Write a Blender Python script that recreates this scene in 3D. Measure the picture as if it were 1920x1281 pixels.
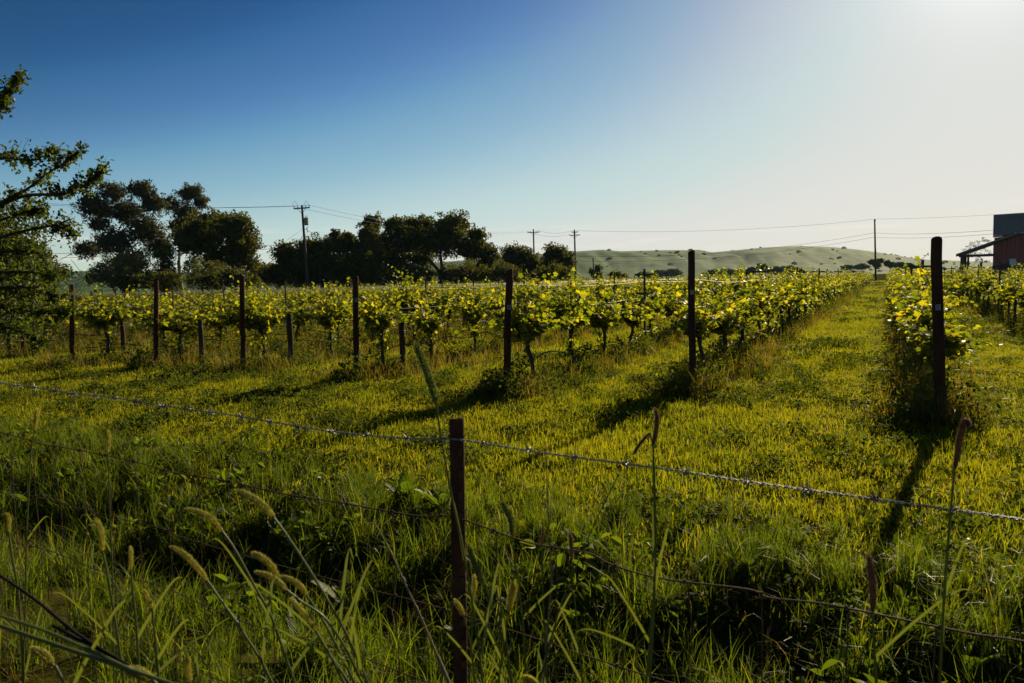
import bpy, math, random
import numpy as np
from mathutils import Vector, Matrix

# ------------------------------------------------------------------ clear
for o in list(bpy.data.objects):
    bpy.data.objects.remove(o)
scene = bpy.context.scene
COL = scene.collection
R = math.radians
rng = np.random.default_rng(7)
random.seed(7)

# ------------------------------------------------------------------ camera
CAM_H = 1.65
FPX = 1387.0                     # focal length in pixels of a 1920 wide picture
PITCH = math.atan(112.5 / FPX)
ROLL = R(1.53)
cam_data = bpy.data.cameras.new("camera")
cam = bpy.data.objects.new("camera", cam_data)
COL.objects.link(cam)
scene.camera = cam
cam_data.sensor_width = 36.0
cam_data.lens = 36.0 * FPX / 1920.0
cam_data.clip_start = 0.05
cam_data.clip_end = 12000
CAM = Vector((0, 0, CAM_H))
cam_mat = Matrix.Rotation(R(90) - PITCH, 4, 'X') @ Matrix.Rotation(-ROLL, 4, 'Z')
cam.matrix_world = Matrix.Translation(CAM) @ cam_mat
cam_data.dof.use_dof = True
cam_data.dof.focus_distance = 9.5
cam_data.dof.aperture_fstop = 9.0
CM3 = cam_mat.to_3x3()


def ray(px, py):
    return (CM3 @ Vector(((px - 960) / FPX, (640.5 - py) / FPX, -1))).normalized()


def at(px, py, Y):
    """point seen at pixel (px,py) that lies Y metres ahead of the camera"""
    d = ray(px, py)
    return CAM + d * (Y / d.y)


def pix(x, y, z):
    v = CM3.transposed() @ (Vector((x, y, z)) - CAM)
    if v.z > -0.05:
        return (-9999, -9999)
    return (960 + FPX * v.x / -v.z, 640.5 - FPX * v.y / -v.z)


# ------------------------------------------------------------------ sky, sun, exposure
SUN_EL = R(22.3)
SUN_AZ = R(33.0)                                    # clockwise from +Y
SUN_DIR = Vector((math.sin(SUN_AZ) * math.cos(SUN_EL), math.cos(SUN_AZ) * math.cos(SUN_EL), math.sin(SUN_EL)))
world = bpy.data.worlds.new("World")
scene.world = world
world.use_nodes = True
wt = world.node_tree
wt.nodes.clear()
w_out = wt.nodes.new('ShaderNodeOutputWorld')
w_bg = wt.nodes.new('ShaderNodeBackground')
w_sky = wt.nodes.new('ShaderNodeTexSky')
w_sky.sky_type = 'NISHITA'
w_sky.sun_disc = False
w_sky.sun_elevation = SUN_EL
w_sky.sun_rotation = SUN_AZ
w_sky.altitude = 50
w_sky.air_density = 0.7
w_sky.dust_density = 0.2
w_sky.ozone_density = 3.0
w_bg.inputs['Strength'].default_value = 0.05
EXPOSURE = 0.75


def w_scale(src, k):
    n = wt.nodes.new('ShaderNodeVectorMath')
    n.operation = 'SCALE'
    n.inputs['Scale'].default_value = k
    wt.links.new(src, n.inputs[0])
    return n.outputs[0]


# the film's contrast curve, applied evenly to the whole sky
w_cur = wt.nodes.new('ShaderNodeRGBCurve')
for ci, pts in ((0, [(0, 0), (.061, .02), (.075, .052), (.085, .08), (.097, .125), (.114, .205), (.133, .275), (.155, .37), (.201, .52), (.256, .61), (.327, .72), (.424, .78), (.583, .83), (1, .93)]),
                (1, [(0, 0), (.111, .09), (.128, .145), (.145, .195), (.165, .28), (.178, .345), (.215, .46), (.29, .645), (.32, .69), (.41, .74), (.6, .785), (1, .86)]),
                (2, [(0, 0), (.1, .07), (.21, .24), (.24, .35), (.26, .41), (.29, .50), (.304, .53), (.358, .61), (.445, .69), (.55, .71), (.66, .72), (1, .76)])):
    cv = w_cur.mapping.curves[ci]
    while len(cv.points) < len(pts):
        cv.points.new(0.5, 0.5)
    for p_, (x_, y_) in zip(cv.points, pts):
        p_.location = (x_, y_)
        p_.handle_type = 'AUTO_CLAMPED'
w_cur.mapping.extend = 'HORIZONTAL'
w_cur.mapping.update()
wt.links.new(w_scale(w_sky.outputs[0], 0.05), w_cur.inputs['Color'])
# thin flat clouds low over the horizon, all the way round
w_tc = wt.nodes.new('ShaderNodeTexCoord')
w_map = wt.nodes.new('ShaderNodeMapping')
w_map.inputs['Scale'].default_value = (5.0, 5.0, 60.0)
w_map.inputs['Location'].default_value = (0.7, 0.2, 0.3)
w_noi = wt.nodes.new('ShaderNodeTexNoise')
w_noi.inputs['Scale'].default_value = 1.6
w_noi.inputs['Detail'].default_value = 5
w_sep = wt.nodes.new('ShaderNodeSeparateXYZ')
w_band = wt.nodes.new('ShaderNodeValToRGB')
w_e = w_band.color_ramp.elements
w_e[0].position, w_e[0].color = 0.015, (0, 0, 0, 1)
w_e[1].position, w_e[1].color = 0.085, (0, 0, 0, 1)
w_e.new(0.03).color = (1, 1, 1, 1)
w_e.new(0.055).color = (1, 1, 1, 1)
w_rmp = wt.nodes.new('ShaderNodeValToRGB')
w_rmp.color_ramp.elements[0].position = 0.55
w_rmp.color_ramp.elements[1].position = 0.72
w_mul = wt.nodes.new('ShaderNodeMath')
w_mul.operation = 'MULTIPLY'
w_mul2 = wt.nodes.new('ShaderNodeMath')
w_mul2.operation = 'MULTIPLY'
w_mul2.inputs[1].default_value = 0.55
w_mix = wt.nodes.new('ShaderNodeMix')
w_mix.data_type = 'RGBA'
w_mix.inputs[7].default_value = (0.93, 0.86, 0.78, 1)
wt.links.new(w_tc.outputs['Generated'], w_map.inputs['Vector'])
wt.links.new(w_map.outputs[0], w_noi.inputs['Vector'])
wt.links.new(w_tc.outputs['Generated'], w_sep.inputs[0])
wt.links.new(w_sep.outputs['Z'], w_band.inputs[0])
wt.links.new(w_noi.outputs['Fac'], w_rmp.inputs[0])
wt.links.new(w_rmp.outputs[0], w_mul.inputs[0])
wt.links.new(w_band.outputs[0], w_mul.inputs[1])
wt.links.new(w_mul.outputs[0], w_mul2.inputs[0])
wt.links.new(w_mul2.outputs[0], w_mix.inputs[0])
wt.links.new(w_cur.outputs[0], w_mix.inputs[6])
# bright aureole of forward-scattered light close round the sun
w_dot = wt.nodes.new('ShaderNodeVectorMath')
w_dot.operation = 'DOT_PRODUCT'
w_dot.inputs[1].default_value = SUN_DIR
wt.links.new(w_tc.outputs['Generated'], w_dot.inputs[0])
w_sum = None
for pw_, am_ in ((260.0, 0.40), (70.0, 0.08)):
    a_ = wt.nodes.new('ShaderNodeMath')
    a_.operation = 'MAXIMUM'
    a_.inputs[1].default_value = 0.0
    wt.links.new(w_dot.outputs['Value'], a_.inputs[0])
    b_ = wt.nodes.new('ShaderNodeMath')
    b_.operation = 'POWER'
    b_.inputs[1].default_value = pw_
    wt.links.new(a_.outputs[0], b_.inputs[0])
    c_ = wt.nodes.new('ShaderNodeMath')
    c_.operation = 'MULTIPLY'
    c_.inputs[1].default_value = am_
    wt.links.new(b_.outputs[0], c_.inputs[0])
    if w_sum is None:
        w_sum = c_.outputs[0]
    else:
        d_ = wt.nodes.new('ShaderNodeMath')
        d_.operation = 'ADD'
        wt.links.new(w_sum, d_.inputs[0])
        wt.links.new(c_.outputs[0], d_.inputs[1])
        w_sum = d_.outputs[0]
w_add = wt.nodes.new('ShaderNodeVectorMath')
w_add.operation = 'ADD'
wt.links.new(w_mix.outputs[2], w_add.inputs[0])
wt.links.new(w_sum, w_add.inputs[1])
wt.links.new(w_scale(w_add.outputs[0], 20.0 / 2 ** EXPOSURE), w_bg.inputs['Color'])
wt.links.new(w_bg.outputs[0], w_out.inputs['Surface'])

sun_data = bpy.data.lights.new("sun", 'SUN')
sun = bpy.data.objects.new("sun", sun_data)
COL.objects.link(sun)
sun_data.energy = 5.0
sun_data.angle = R(0.53)
sun_data.color = (1.0, 0.84, 0.56)
sun.rotation_euler = SUN_DIR.to_track_quat('Z', 'Y').to_euler()
sun.location = (30, 30, 40)

scene.view_settings.view_transform = 'Standard'
scene.view_settings.look = 'None'
scene.view_settings.gamma = 1.0
scene.view_settings.use_curve_mapping = False
scene.view_settings.exposure = EXPOSURE
scene.render.engine = 'CYCLES'
scene.cycles.max_bounces = 6
scene.cycles.diffuse_bounces = 3
scene.cycles.glossy_bounces = 2
scene.cycles.transmission_bounces = 4
scene.cycles.transparent_max_bounces = 8
scene.cycles.volume_bounces = 1

# ------------------------------------------------------------------ material helpers
MATS = {}


def new_mat(name):
    m = bpy.data.materials.new(name)
    m.use_nodes = True
    m.node_tree.nodes.clear()
    MATS[name] = m
    return m, m.node_tree


def N(t, kind, **kw):
    n = t.nodes.new(kind)
    for k, v in kw.items():
        setattr(n, k, v)
    return n


def ramp(t, fac, stops):
    n = t.nodes.new('ShaderNodeValToRGB')
    e = n.color_ramp.elements
    while len(e) < len(stops):
        e.new(0.5)
    for el, (p, c) in zip(e, stops):
        el.position = p
        el.color = (c[0], c[1], c[2], 1)
    if fac is not None:
        t.links.new(fac, n.inputs[0])
    return n.outputs[0]


def noise(t, scale, detail=4, rough=0.55, vec=None, dist=0.0):
    n = t.nodes.new('ShaderNodeTexNoise')
    n.inputs['Scale'].default_value = scale
    n.inputs['Detail'].default_value = detail
    n.inputs['Roughness'].default_value = rough
    n.inputs['Distortion'].default_value = dist
    if vec is None:
        g = t.nodes.new('ShaderNodeNewGeometry')
        vec = g.outputs['Position']
    t.links.new(vec, n.inputs['Vector'])
    return n.outputs['Fac']


def mixc(t, fac, a, b, mode='MIX'):
    n = t.nodes.new('ShaderNodeMix')
    n.data_type = 'RGBA'
    n.blend_type = mode
    for s, v in ((n.inputs[0], fac), (n.inputs[6], a), (n.inputs[7], b)):
        if isinstance(v, (int, float)):
            s.default_value = v
        elif isinstance(v, tuple):
            s.default_value = (v[0], v[1], v[2], 1)
        else:
            t.links.new(v, s)
    return n.outputs[2]


def leaf_mat(name, stops, patch=None, patch_scale=0.6, trans=0.5, rough=0.42, tint=(1.15, 1.1, 0.55), spec=0.5):
    """leaf or blade: colour varies leaf by leaf (island) and over the ground (patch); light passes through"""
    m, t = new_mat(name)
    g = N(t, 'ShaderNodeNewGeometry')
    col = ramp(t, g.outputs['Random Per Island'], stops)
    if patch:
        f = ramp(t, noise(t, patch_scale, 3), [(0.42, (0, 0, 0)), (0.62, (1, 1, 1))])
        col = mixc(t, f, col, mixc(t, 0.65, col, patch))
    p = N(t, 'ShaderNodeBsdfPrincipled')
    p.inputs['Roughness'].default_value = rough
    p.inputs['Specular IOR Level'].default_value = spec
    t.links.new(col, p.inputs['Base Color'])
    tr = N(t, 'ShaderNodeBsdfTranslucent')
    tc = mixc(t, 1.0, col, (tint[0], tint[1], tint[2]), 'MULTIPLY')
    t.links.new(tc, tr.inputs['Color'])
    mx = N(t, 'ShaderNodeMixShader')
    mx.inputs[0].default_value = trans
    t.links.new(p.outputs[0], mx.inputs[1])
    t.links.new(tr.outputs[0], mx.inputs[2])
    o = N(t, 'ShaderNodeOutputMaterial')
    t.links.new(mx.outputs[0], o.inputs['Surface'])
    return m


def solid_mat(name, stops, scale=8, rough=0.8, bump=0.3, bscale=30, metal=0.0, stretch=None, spec=0.5):
    m, t = new_mat(name)
    tc = N(t, 'ShaderNodeTexCoord')
    vec = tc.outputs['Object']
    if stretch:
        mp = N(t, 'ShaderNodeMapping')
        mp.inputs['Scale'].default_value = stretch
        t.links.new(vec, mp.inputs['Vector'])
        vec = mp.outputs[0]
    col = ramp(t, noise(t, scale, 5, 0.6, vec), stops)
    p = N(t, 'ShaderNodeBsdfPrincipled')
    p.inputs['Roughness'].default_value = rough
    p.inputs['Metallic'].default_value = metal
    p.inputs['Specular IOR Level'].default_value = spec
    t.links.new(col, p.inputs['Base Color'])
    if bump:
        b = N(t, 'ShaderNodeBump')
        b.inputs['Strength'].default_value = bump
        b.inputs['Distance'].default_value = 0.01
        t.links.new(noise(t, bscale, 5, 0.6, vec), b.inputs['Height'])
        t.links.new(b.outputs[0], p.inputs['Normal'])
    o = N(t, 'ShaderNodeOutputMaterial')
    t.links.new(p.outputs[0], o.inputs['Surface'])
    return m


VINE_LEAF = leaf_mat('vine_leaf', [(0.0, (0.045, 0.07, 0.010)), (0.5, (0.095, 0.12, 0.014)), (0.78, (0.17, 0.18, 0.02)), (1.0, (0.28, 0.235, 0.028))],
                     trans=0.6, rough=0.52, tint=(2.5, 2.3, 0.42), spec=0.26)
TURF = leaf_mat('turf_blade', [(0.0, (0.055, 0.072, 0.008)), (0.5, (0.105, 0.116, 0.011)), (0.85, (0.16, 0.15, 0.015)), (1.0, (0.24, 0.16, 0.03))],
                patch=(0.19, 0.165, 0.016), patch_scale=0.4, trans=0.64, tint=(1.8, 1.92, 0.36), rough=0.6, spec=0.12)
LUSH = leaf_mat('lush_blade', [(0.0, (0.032, 0.055, 0.008)), (0.6, (0.07, 0.095, 0.012)), (0.92, (0.11, 0.13, 0.016)), (1.0, (0.22, 0.16, 0.05))],
                trans=0.58, rough=0.5, tint=(1.95, 1.9, 0.38), spec=0.2)
CLOVER = leaf_mat('clover_leaf', [(0.0, (0.035, 0.055, 0.010)), (1.0, (0.075, 0.095, 0.014))], trans=0.5, rough=0.75, tint=(1.7, 1.6, 0.45), spec=0.15)
TALLDRY = leaf_mat('rank_blade', [(0.0, (0.05, 0.065, 0.010)), (0.55, (0.10, 0.105, 0.015)), (0.85, (0.15, 0.125, 0.025)), (1.0, (0.23, 0.16, 0.05))],
                   patch=(0.17, 0.115, 0.022), patch_scale=0.3, trans=0.55, tint=(1.6, 1.5, 0.45), rough=0.5, spec=0.3)
DOCK = leaf_mat('dock_leaf', [(0.0, (0.045, 0.075, 0.010)), (1.0, (0.085, 0.12, 0.016))], trans=0.5, rough=0.55, tint=(1.8, 1.75, 0.45), spec=0.2)
OAK_LEAF = leaf_mat('oak_leaf', [(0.0, (0.03, 0.048, 0.009)), (0.7, (0.06, 0.082, 0.013)), (1.0, (0.11, 0.115, 0.02))], trans=0.48, rough=0.5, tint=(1.7, 1.65, 0.5), spec=0.25)
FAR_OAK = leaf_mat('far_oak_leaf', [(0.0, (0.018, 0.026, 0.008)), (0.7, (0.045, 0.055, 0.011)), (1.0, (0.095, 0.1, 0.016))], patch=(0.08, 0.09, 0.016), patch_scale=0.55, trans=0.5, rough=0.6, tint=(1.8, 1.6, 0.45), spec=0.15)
GUM_LEAF = leaf_mat('gum_leaf', [(0.0, (0.024, 0.032, 0.012)), (0.7, (0.045, 0.054, 0.018)), (1.0, (0.085, 0.075, 0.03))], patch=(0.075, 0.08, 0.026), patch_scale=0.5, trans=0.42, rough=0.55, tint=(1.4, 1.2, 0.7), spec=0.25)
OLIVE_LEAF = leaf_mat('olive_leaf', [(0.0, (0.06, 0.07, 0.025)), (0.7, (0.10, 0.11, 0.035)), (1.0, (0.16, 0.15, 0.05))], trans=0.45, rough=0.6, tint=(1.4, 1.3, 0.6), spec=0.2)
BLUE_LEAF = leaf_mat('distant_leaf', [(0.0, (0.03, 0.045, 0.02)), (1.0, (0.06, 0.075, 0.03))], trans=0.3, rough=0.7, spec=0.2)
SEED = leaf_mat('seed_head', [(0.0, (0.21, 0.23, 0.055)), (0.7, (0.31, 0.31, 0.085)), (1.0, (0.40, 0.31, 0.13))], trans=0.6, rough=0.7, tint=(1.7, 1.6, 0.7), spec=0.2)
SEED_GREEN = leaf_mat('green_seed_head', [(0.0, (0.09, 0.115, 0.03)), (0.8, (0.15, 0.175, 0.045)), (1.0, (0.30, 0.30, 0.10))], trans=0.4, rough=0.7, tint=(1.5, 1.5, 0.6), spec=0.15)
SEED_BACKLIT = leaf_mat('backlit_dark_seed_head', [(0.0, (0.075, 0.06, 0.038)), (0.7, (0.13, 0.10, 0.06)), (1.0, (0.22, 0.15, 0.10))], trans=0.5, rough=0.7, tint=(1.6, 1.3, 0.9), spec=0.15)  # purple-brown, with the backlit darkness of the right-hand heads painted in
STALK = leaf_mat('grass_stalk', [(0.0, (0.07, 0.10, 0.02)), (1.0, (0.12, 0.14, 0.035))], trans=0.4, rough=0.4, tint=(1.5, 1.4, 0.5))
DEADSTALK = leaf_mat('dead_stalk', [(0.0, (0.16, 0.12, 0.07)), (1.0, (0.22, 0.17, 0.11))], trans=0.25, rough=0.6)
BARK = solid_mat('bark', [(0.3, (0.018, 0.013, 0.010)), (0.7, (0.06, 0.045, 0.033))], scale=14, rough=0.9, bump=0.8, bscale=40, stretch=(1, 1, 0.25))
GUMBARK = solid_mat('gum_bark', [(0.3, (0.10, 0.08, 0.06)), (0.7, (0.24, 0.2, 0.16))], scale=3, rough=0.8, stretch=(1, 1, 0.3))
POSTWOOD = solid_mat('post_wood', [(0.3, (0.035, 0.016, 0.011)), (0.7, (0.085, 0.04, 0.026))], scale=10, rough=0.95, bump=0.6, bscale=50, stretch=(1, 1, 0.12), spec=0.08)
GREYWOOD = solid_mat('grey_post_wood', [(0.3, (0.035, 0.026, 0.018)), (0.7, (0.09, 0.065, 0.045))], scale=10, rough=0.95, bump=0.6, bscale=50, stretch=(1, 1, 0.12), spec=0.08)
POLEWOOD = solid_mat('pole_wood', [(0.3, (0.035, 0.028, 0.022)), (0.7, (0.08, 0.062, 0.048))], scale=4, rough=0.9, stretch=(1, 1, 0.15))
RUST = solid_mat('rusty_steel', [(0.3, (0.030, 0.013, 0.009)), (0.55, (0.065, 0.027, 0.016)), (0.75, (0.14, 0.055, 0.025))], scale=22, rough=0.85, bump=0.35, bscale=120, stretch=(1, 1, 0.4), spec=0.12)
RUSTWIRE = solid_mat('rusty_wire', [(0.3, (0.04, 0.02, 0.014)), (0.7, (0.11, 0.055, 0.035))], scale=60, rough=0.8, bump=0, spec=0.15)
GALV = solid_mat('galvanised_wire', [(0.3, (0.16, 0.16, 0.17)), (0.7, (0.30, 0.30, 0.31))], scale=80, rough=0.6, bump=0, metal=0.7)
STEEL = solid_mat('dark_steel', [(0.3, (0.03, 0.022, 0.018)), (0.7, (0.08, 0.05, 0.035))], scale=20, rough=0.55, bump=0.2, metal=0.3)
TREWIRE = solid_mat('trellis_wire', [(0.3, (0.12, 0.08, 0.06)), (0.7, (0.24, 0.17, 0.14))], scale=20, rough=0.6, bump=0, metal=0.3)
HOSE = solid_mat('black_hose', [(0.3, (0.010, 0.010, 0.011)), (0.7, (0.022, 0.021, 0.021))], scale=10, rough=0.62, bump=0, spec=0.3)
BLACKROD = solid_mat('black_rod', [(0.3, (0.006, 0.006, 0.006)), (0.7, (0.015, 0.013, 0.012))], scale=30, rough=0.9, bump=0, spec=0.1)
CABLE = solid_mat('power_cable', [(0.3, (0.03, 0.03, 0.033)), (0.7, (0.05, 0.05, 0.055))], scale=2, rough=0.6, bump=0)
TAG = solid_mat('tag_plate', [(0.3, (0.05, 0.085, 0.12)), (0.7, (0.08, 0.12, 0.16))], scale=30, rough=0.5, bump=0)
TAGPRINT = solid_mat('tag_print', [(0.3, (0.42, 0.44, 0.44)), (0.7, (0.5, 0.52, 0.52))], scale=30, rough=0.6, bump=0)
PORCELAIN = solid_mat('insulator', [(0.3, (0.10, 0.09, 0.085)), (0.7, (0.18, 0.17, 0.16))], scale=5, rough=0.3, bump=0)
CAN = solid_mat('transformer_paint', [(0.3, (0.22, 0.22, 0.17)), (0.7, (0.32, 0.31, 0.24))], scale=2, rough=0.5, bump=0)
BARN = solid_mat('barn_board', [(0.3, (0.20, 0.062, 0.045)), (0.7, (0.34, 0.115, 0.085))], scale=2.5, rough=0.85, bump=0.4, bscale=15, stretch=(1, 1, 0.12))
BARNTRIM = solid_mat('barn_trim', [(0.3, (0.05, 0.03, 0.025)), (0.7, (0.09, 0.055, 0.045))], scale=3, rough=0.8, bump=0.1)
ROOFING = solid_mat('roof_shingle', [(0.3, (0.20, 0.14, 0.13)), (0.7, (0.32, 0.23, 0.215))], scale=6, rough=0.9, bump=0.4, bscale=18)
PALEPAINT = solid_mat('pale_paint', [(0.3, (0.5, 0.56, 0.62)), (0.7, (0.6, 0.66, 0.72))], scale=3, rough=0.5, bump=0)
GLASS = solid_mat('window_glass', [(0.3, (0.30, 0.33, 0.36)), (0.7, (0.36, 0.39, 0.42))], scale=3, rough=0.08, bump=0, spec=0.8)
PEBBLE = solid_mat('pale_clod', [(0.3, (0.2, 0.15, 0.10)), (0.7, (0.32, 0.25, 0.18))], scale=12, rough=0.9)


def ground_material():
    m, t = new_mat('ground_soil')
    big = noise(t, 0.35, 4)
    fine = noise(t, 9.0, 6, 0.65)
    col = ramp(t, fine, [(0.25, (0.022, 0.017, 0.006)), (0.5, (0.045, 0.040, 0.009)), (0.75, (0.075, 0.058, 0.013))])
    col2 = ramp(t, fine, [(0.25, (0.028, 0.030, 0.005)), (0.5, (0.055, 0.057, 0.008)), (0.75, (0.09, 0.08, 0.012))])
    f = ramp(t, big, [(0.4, (0, 0, 0)), (0.6, (1, 1, 1))])
    col = mixc(t, f, col, col2)
    p = N(t, 'ShaderNodeBsdfPrincipled')
    p.inputs['Roughness'].default_value = 0.95
    p.inputs['Specular IOR Level'].default_value = 0.0
    t.links.new(col, p.inputs['Base Color'])
    b = N(t, 'ShaderNodeBump')
    b.inputs['Strength'].default_value = 0.8
    b.inputs['Distance'].default_value = 0.05
    t.links.new(noise(t, 14.0, 7, 0.7), b.inputs['Height'])
    t.links.new(b.outputs[0], p.inputs['Normal'])
    o = N(t, 'ShaderNodeOutputMaterial')
    t.links.new(p.outputs[0], o.inputs['Surface'])
    return m


def hill_material():
    m, t = new_mat('hill_pasture')
    a = noise(t, 0.011, 7, 0.65)
    col = ramp(t, a, [(0.35, (0.03, 0.075, 0.022)), (0.5, (0.055, 0.105, 0.03)), (0.7, (0.10, 0.145, 0.04))])
    scrub = ramp(t, noise(t, 0.02, 7, 0.7), [(0.54, (0, 0, 0)), (0.60, (1, 1, 1))])
    col = mixc(t, scrub, col, (0.025, 0.04, 0.016))
    p = N(t, 'ShaderNodeBsdfPrincipled')
    p.inputs['Roughness'].default_value = 0.95
    p.inputs['Specular IOR Level'].default_value = 0.05
    t.links.new(col, p.inputs['Base Color'])
    o = N(t, 'ShaderNodeOutputMaterial')
    t.links.new(p.outputs[0], o.inputs['Surface'])
    return m


GROUND = ground_material()
HILL = hill_material()


# ------------------------------------------------------------------ mesh helpers
class MB:
    """collects vertices and faces; build() links them as one mesh object"""

    def __init__(self):
        self.v = []
        self.f = []
        self.mi = []
        self.n = 0

    def add(self, V, F, mi=0):
        V = np.asarray(V, float).reshape(-1, 3)
        F = np.asarray(F, int)
        self.v.append(V)
        self.f.append(F + self.n)
        self.mi.append(np.full(len(F), mi, int))
        self.n += len(V)
        return self

    def mesh(self, name, mats, smooth=False):
        V = np.concatenate(self.v) if self.v else np.zeros((0, 3))
        me = bpy.data.meshes.new(name)
        loops = np.concatenate([f.ravel() for f in self.f])
        tot = np.concatenate([np.full(len(f), f.shape[1], int) for f in self.f])
        start = np.concatenate([[0], np.cumsum(tot)[:-1]])
        me.vertices.add(len(V))
        me.vertices.foreach_set('co', V.ravel())
        me.loops.add(len(loops))
        me.loops.foreach_set('vertex_index', loops)
        me.polygons.add(len(tot))
        me.polygons.foreach_set('loop_start', start)
        me.polygons.foreach_set('loop_total', tot)
        me.polygons.foreach_set('material_index', np.concatenate(self.mi))
        me.polygons.foreach_set('use_smooth', np.full(len(tot), smooth, bool))
        if not isinstance(mats, (list, tuple)):
            mats = [mats]
        for m in mats:
            me.materials.append(m)
        me.update(calc_edges=True)
        return me

    def build(self, name, mats, parent=None, smooth=False, loc=None):
        o = bpy.data.objects.new(name, self.mesh(name, mats, smooth))
        COL.objects.link(o)
        if parent is not None:
            o.parent = parent
        if loc is not None:
            o.location = loc
        return o

    # --- shapes
    def box(self, c, s, rot=None, mi=0):
        c = np.array(c, float)
        s = np.array(s, float) / 2
        V = np.array([[x, y, z] for x in (-1, 1) for y in (-1, 1) for z in (-1, 1)], float) * s
        if rot is not None:
            V = V @ np.array(rot).T
        F = [[0, 1, 3, 2], [4, 6, 7, 5], [0, 4, 5, 1], [2, 3, 7, 6], [0, 2, 6, 4], [1, 5, 7, 3]]
        return self.add(V + c, F, mi)

    def prism(self, poly, y0, y1, mi=0):
        """polygon in x,z extruded from y0 to y1"""
        n = len(poly)
        V = [[p[0], y0, p[1]] for p in poly] + [[p[0], y1, p[1]] for p in poly]
        self.add(V, [[i, (i + 1) % n, n + (i + 1) % n, n + i] for i in range(n)], mi)
        self.add(V, [list(range(n - 1, -1, -1))], mi)
        self.add(V, [list(range(n, 2 * n))], mi)
        return self

    def tube(self, P, r, k=6, mi=0, cap=True, twist=None):
        P = np.asarray(P, float)
        n = len(P)
        r = np.broadcast_to(np.asarray(r, float), (n,))
        T = np.gradient(P, axis=0)
        T /= np.linalg.norm(T, axis=1)[:, None] + 1e-12
        up = np.array([0, 0, 1.0]) if abs(T[0][2]) < 0.9 else np.array([1.0, 0, 0])
        A = np.cross(T[0], up)
        A /= np.linalg.norm(A)
        V = np.zeros((n, k, 3))
        ang = np.arange(k) * 2 * math.pi / k
        for i in range(n):
            A = A - T[i] * A.dot(T[i])
            A /= np.linalg.norm(A) + 1e-12
            B = np.cross(T[i], A)
            V[i] = P[i] + r[i] * (np.cos(ang)[:, None] * A + np.sin(ang)[:, None] * B)
        i, j = np.meshgrid(np.arange(n - 1), np.arange(k), indexing='ij')
        F = np.stack([i * k + j, i * k + (j + 1) % k, (i + 1) * k + (j + 1) % k, (i + 1) * k + j], -1).reshape(-1, 4)
        self.add(V.reshape(-1, 3), F, mi)
        if cap:
            self.add(V[-1], [list(range(k))], mi)
            self.add(V[0], [list(range(k - 1, -1, -1))], mi)
        return self


def spline(P, m=8):
    """Catmull-Rom through the points"""
    P = np.asarray(P, float)
    if len(P) < 3:
        t = np.linspace(0, 1, m + 1)[:, None]
        return P[0] * (1 - t) + P[-1] * t
    Q = np.vstack([2 * P[0] - P[1], P, 2 * P[-1] - P[-2]])
    out = []
    for i in range(1, len(Q) - 2):
        p0, p1, p2, p3 = Q[i - 1:i + 3]
        for t in np.linspace(0, 1, m, endpoint=False):
            out.append(0.5 * (2 * p1 + (p2 - p0) * t + (2 * p0 - 5 * p1 + 4 * p2 - p3) * t ** 2 + (3 * p1 - p0 - 3 * p2 + p3) * t ** 3))
    out.append(P[-1])
    return np.array(out)


def frames(n, r, up_bias=None):
    """n random orthonormal frames (a: length axis, b: width axis, c: normal)"""
    a = r.normal(size=(n, 3))
    a /= np.linalg.norm(a, axis=1)[:, None]
    c = r.normal(size=(n, 3))
    if up_bias is not None:
        c = c + np.asarray(up_bias)
    c -= a * (a * c).sum(1)[:, None]
    c /= np.linalg.norm(c, axis=1)[:, None] + 1e-9
    b = np.cross(c, a)
    return a, b, c


def shaped_leaves(mb, pos, a, b, c, size, outline, fold=0.0, mi=0):
    """place a flat outline (fan from vertex 0) at each pos"""
    O = np.asarray(outline, float)
    n, k = len(pos), len(O)
    S = np.asarray(size, float).reshape(-1, 1, 1)
    V = pos[:, None, :] + S * (O[None, :, 0:1] * a[:, None, :] + O[None, :, 1:2] * b[:, None, :] + fold * (np.abs(O[None, :, 1:2]) - 0.35 * O[None, :, 0:1] ** 2) * c[:, None, :])
    base = (np.arange(n) * k)[:, None, None]
    tri = np.array([[0, i, i + 1] for i in range(1, k - 1)])[None]
    mb.add(V.reshape(-1, 3), (base + tri).reshape(-1, 3), mi)


GRAPE = [(0.0, 0.0), (-0.28, -0.2), (-0.12, -0.52), (0.2, -0.42), (0.38, -0.62), (0.62, -0.3), (1.0, 0.0), (0.62, 0.3), (0.38, 0.62), (0.2, 0.42), (-0.12, 0.52), (-0.28, 0.2)]
DIAMOND = [(-0.5, 0), (0.0, -0.36), (0.55, 0), (0.0, 0.36)]
OAKL = [(0.0, 0.0), (0.25, -0.26), (0.45, -0.2), (0.7, -0.3), (1.0, 0.0), (0.7, 0.3), (0.45, 0.2), (0.25, 0.26)]
OVATE = [(0.0, 0.0), (0.12, -0.14), (0.3, -0.25), (0.5, -0.27), (0.7, -0.21), (0.87, -0.1), (1.0, 0.0), (0.87, 0.1), (0.7, 0.21), (0.5, 0.27), (0.3, 0.25), (0.12, 0.14)]
SLIM = [(-0.6, 0), (0.0, -0.16), (0.6, 0), (0.0, 0.16)]


def tag(o, label=None, cat=None, group=None, kind=None):
    if label:
        o['label'] = label
    if cat:
        o['category'] = cat
    if group:
        o['group'] = group
    if kind:
        o['kind'] = kind
    return o


def empty(name, loc=(0, 0, 0), rz=0.0):
    o = bpy.data.objects.new(name, None)
    COL.objects.link(o)
    o.location = loc
    o.rotation_euler = (0, 0, rz)
    o.empty_display_size = 0.2
    return o


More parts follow.
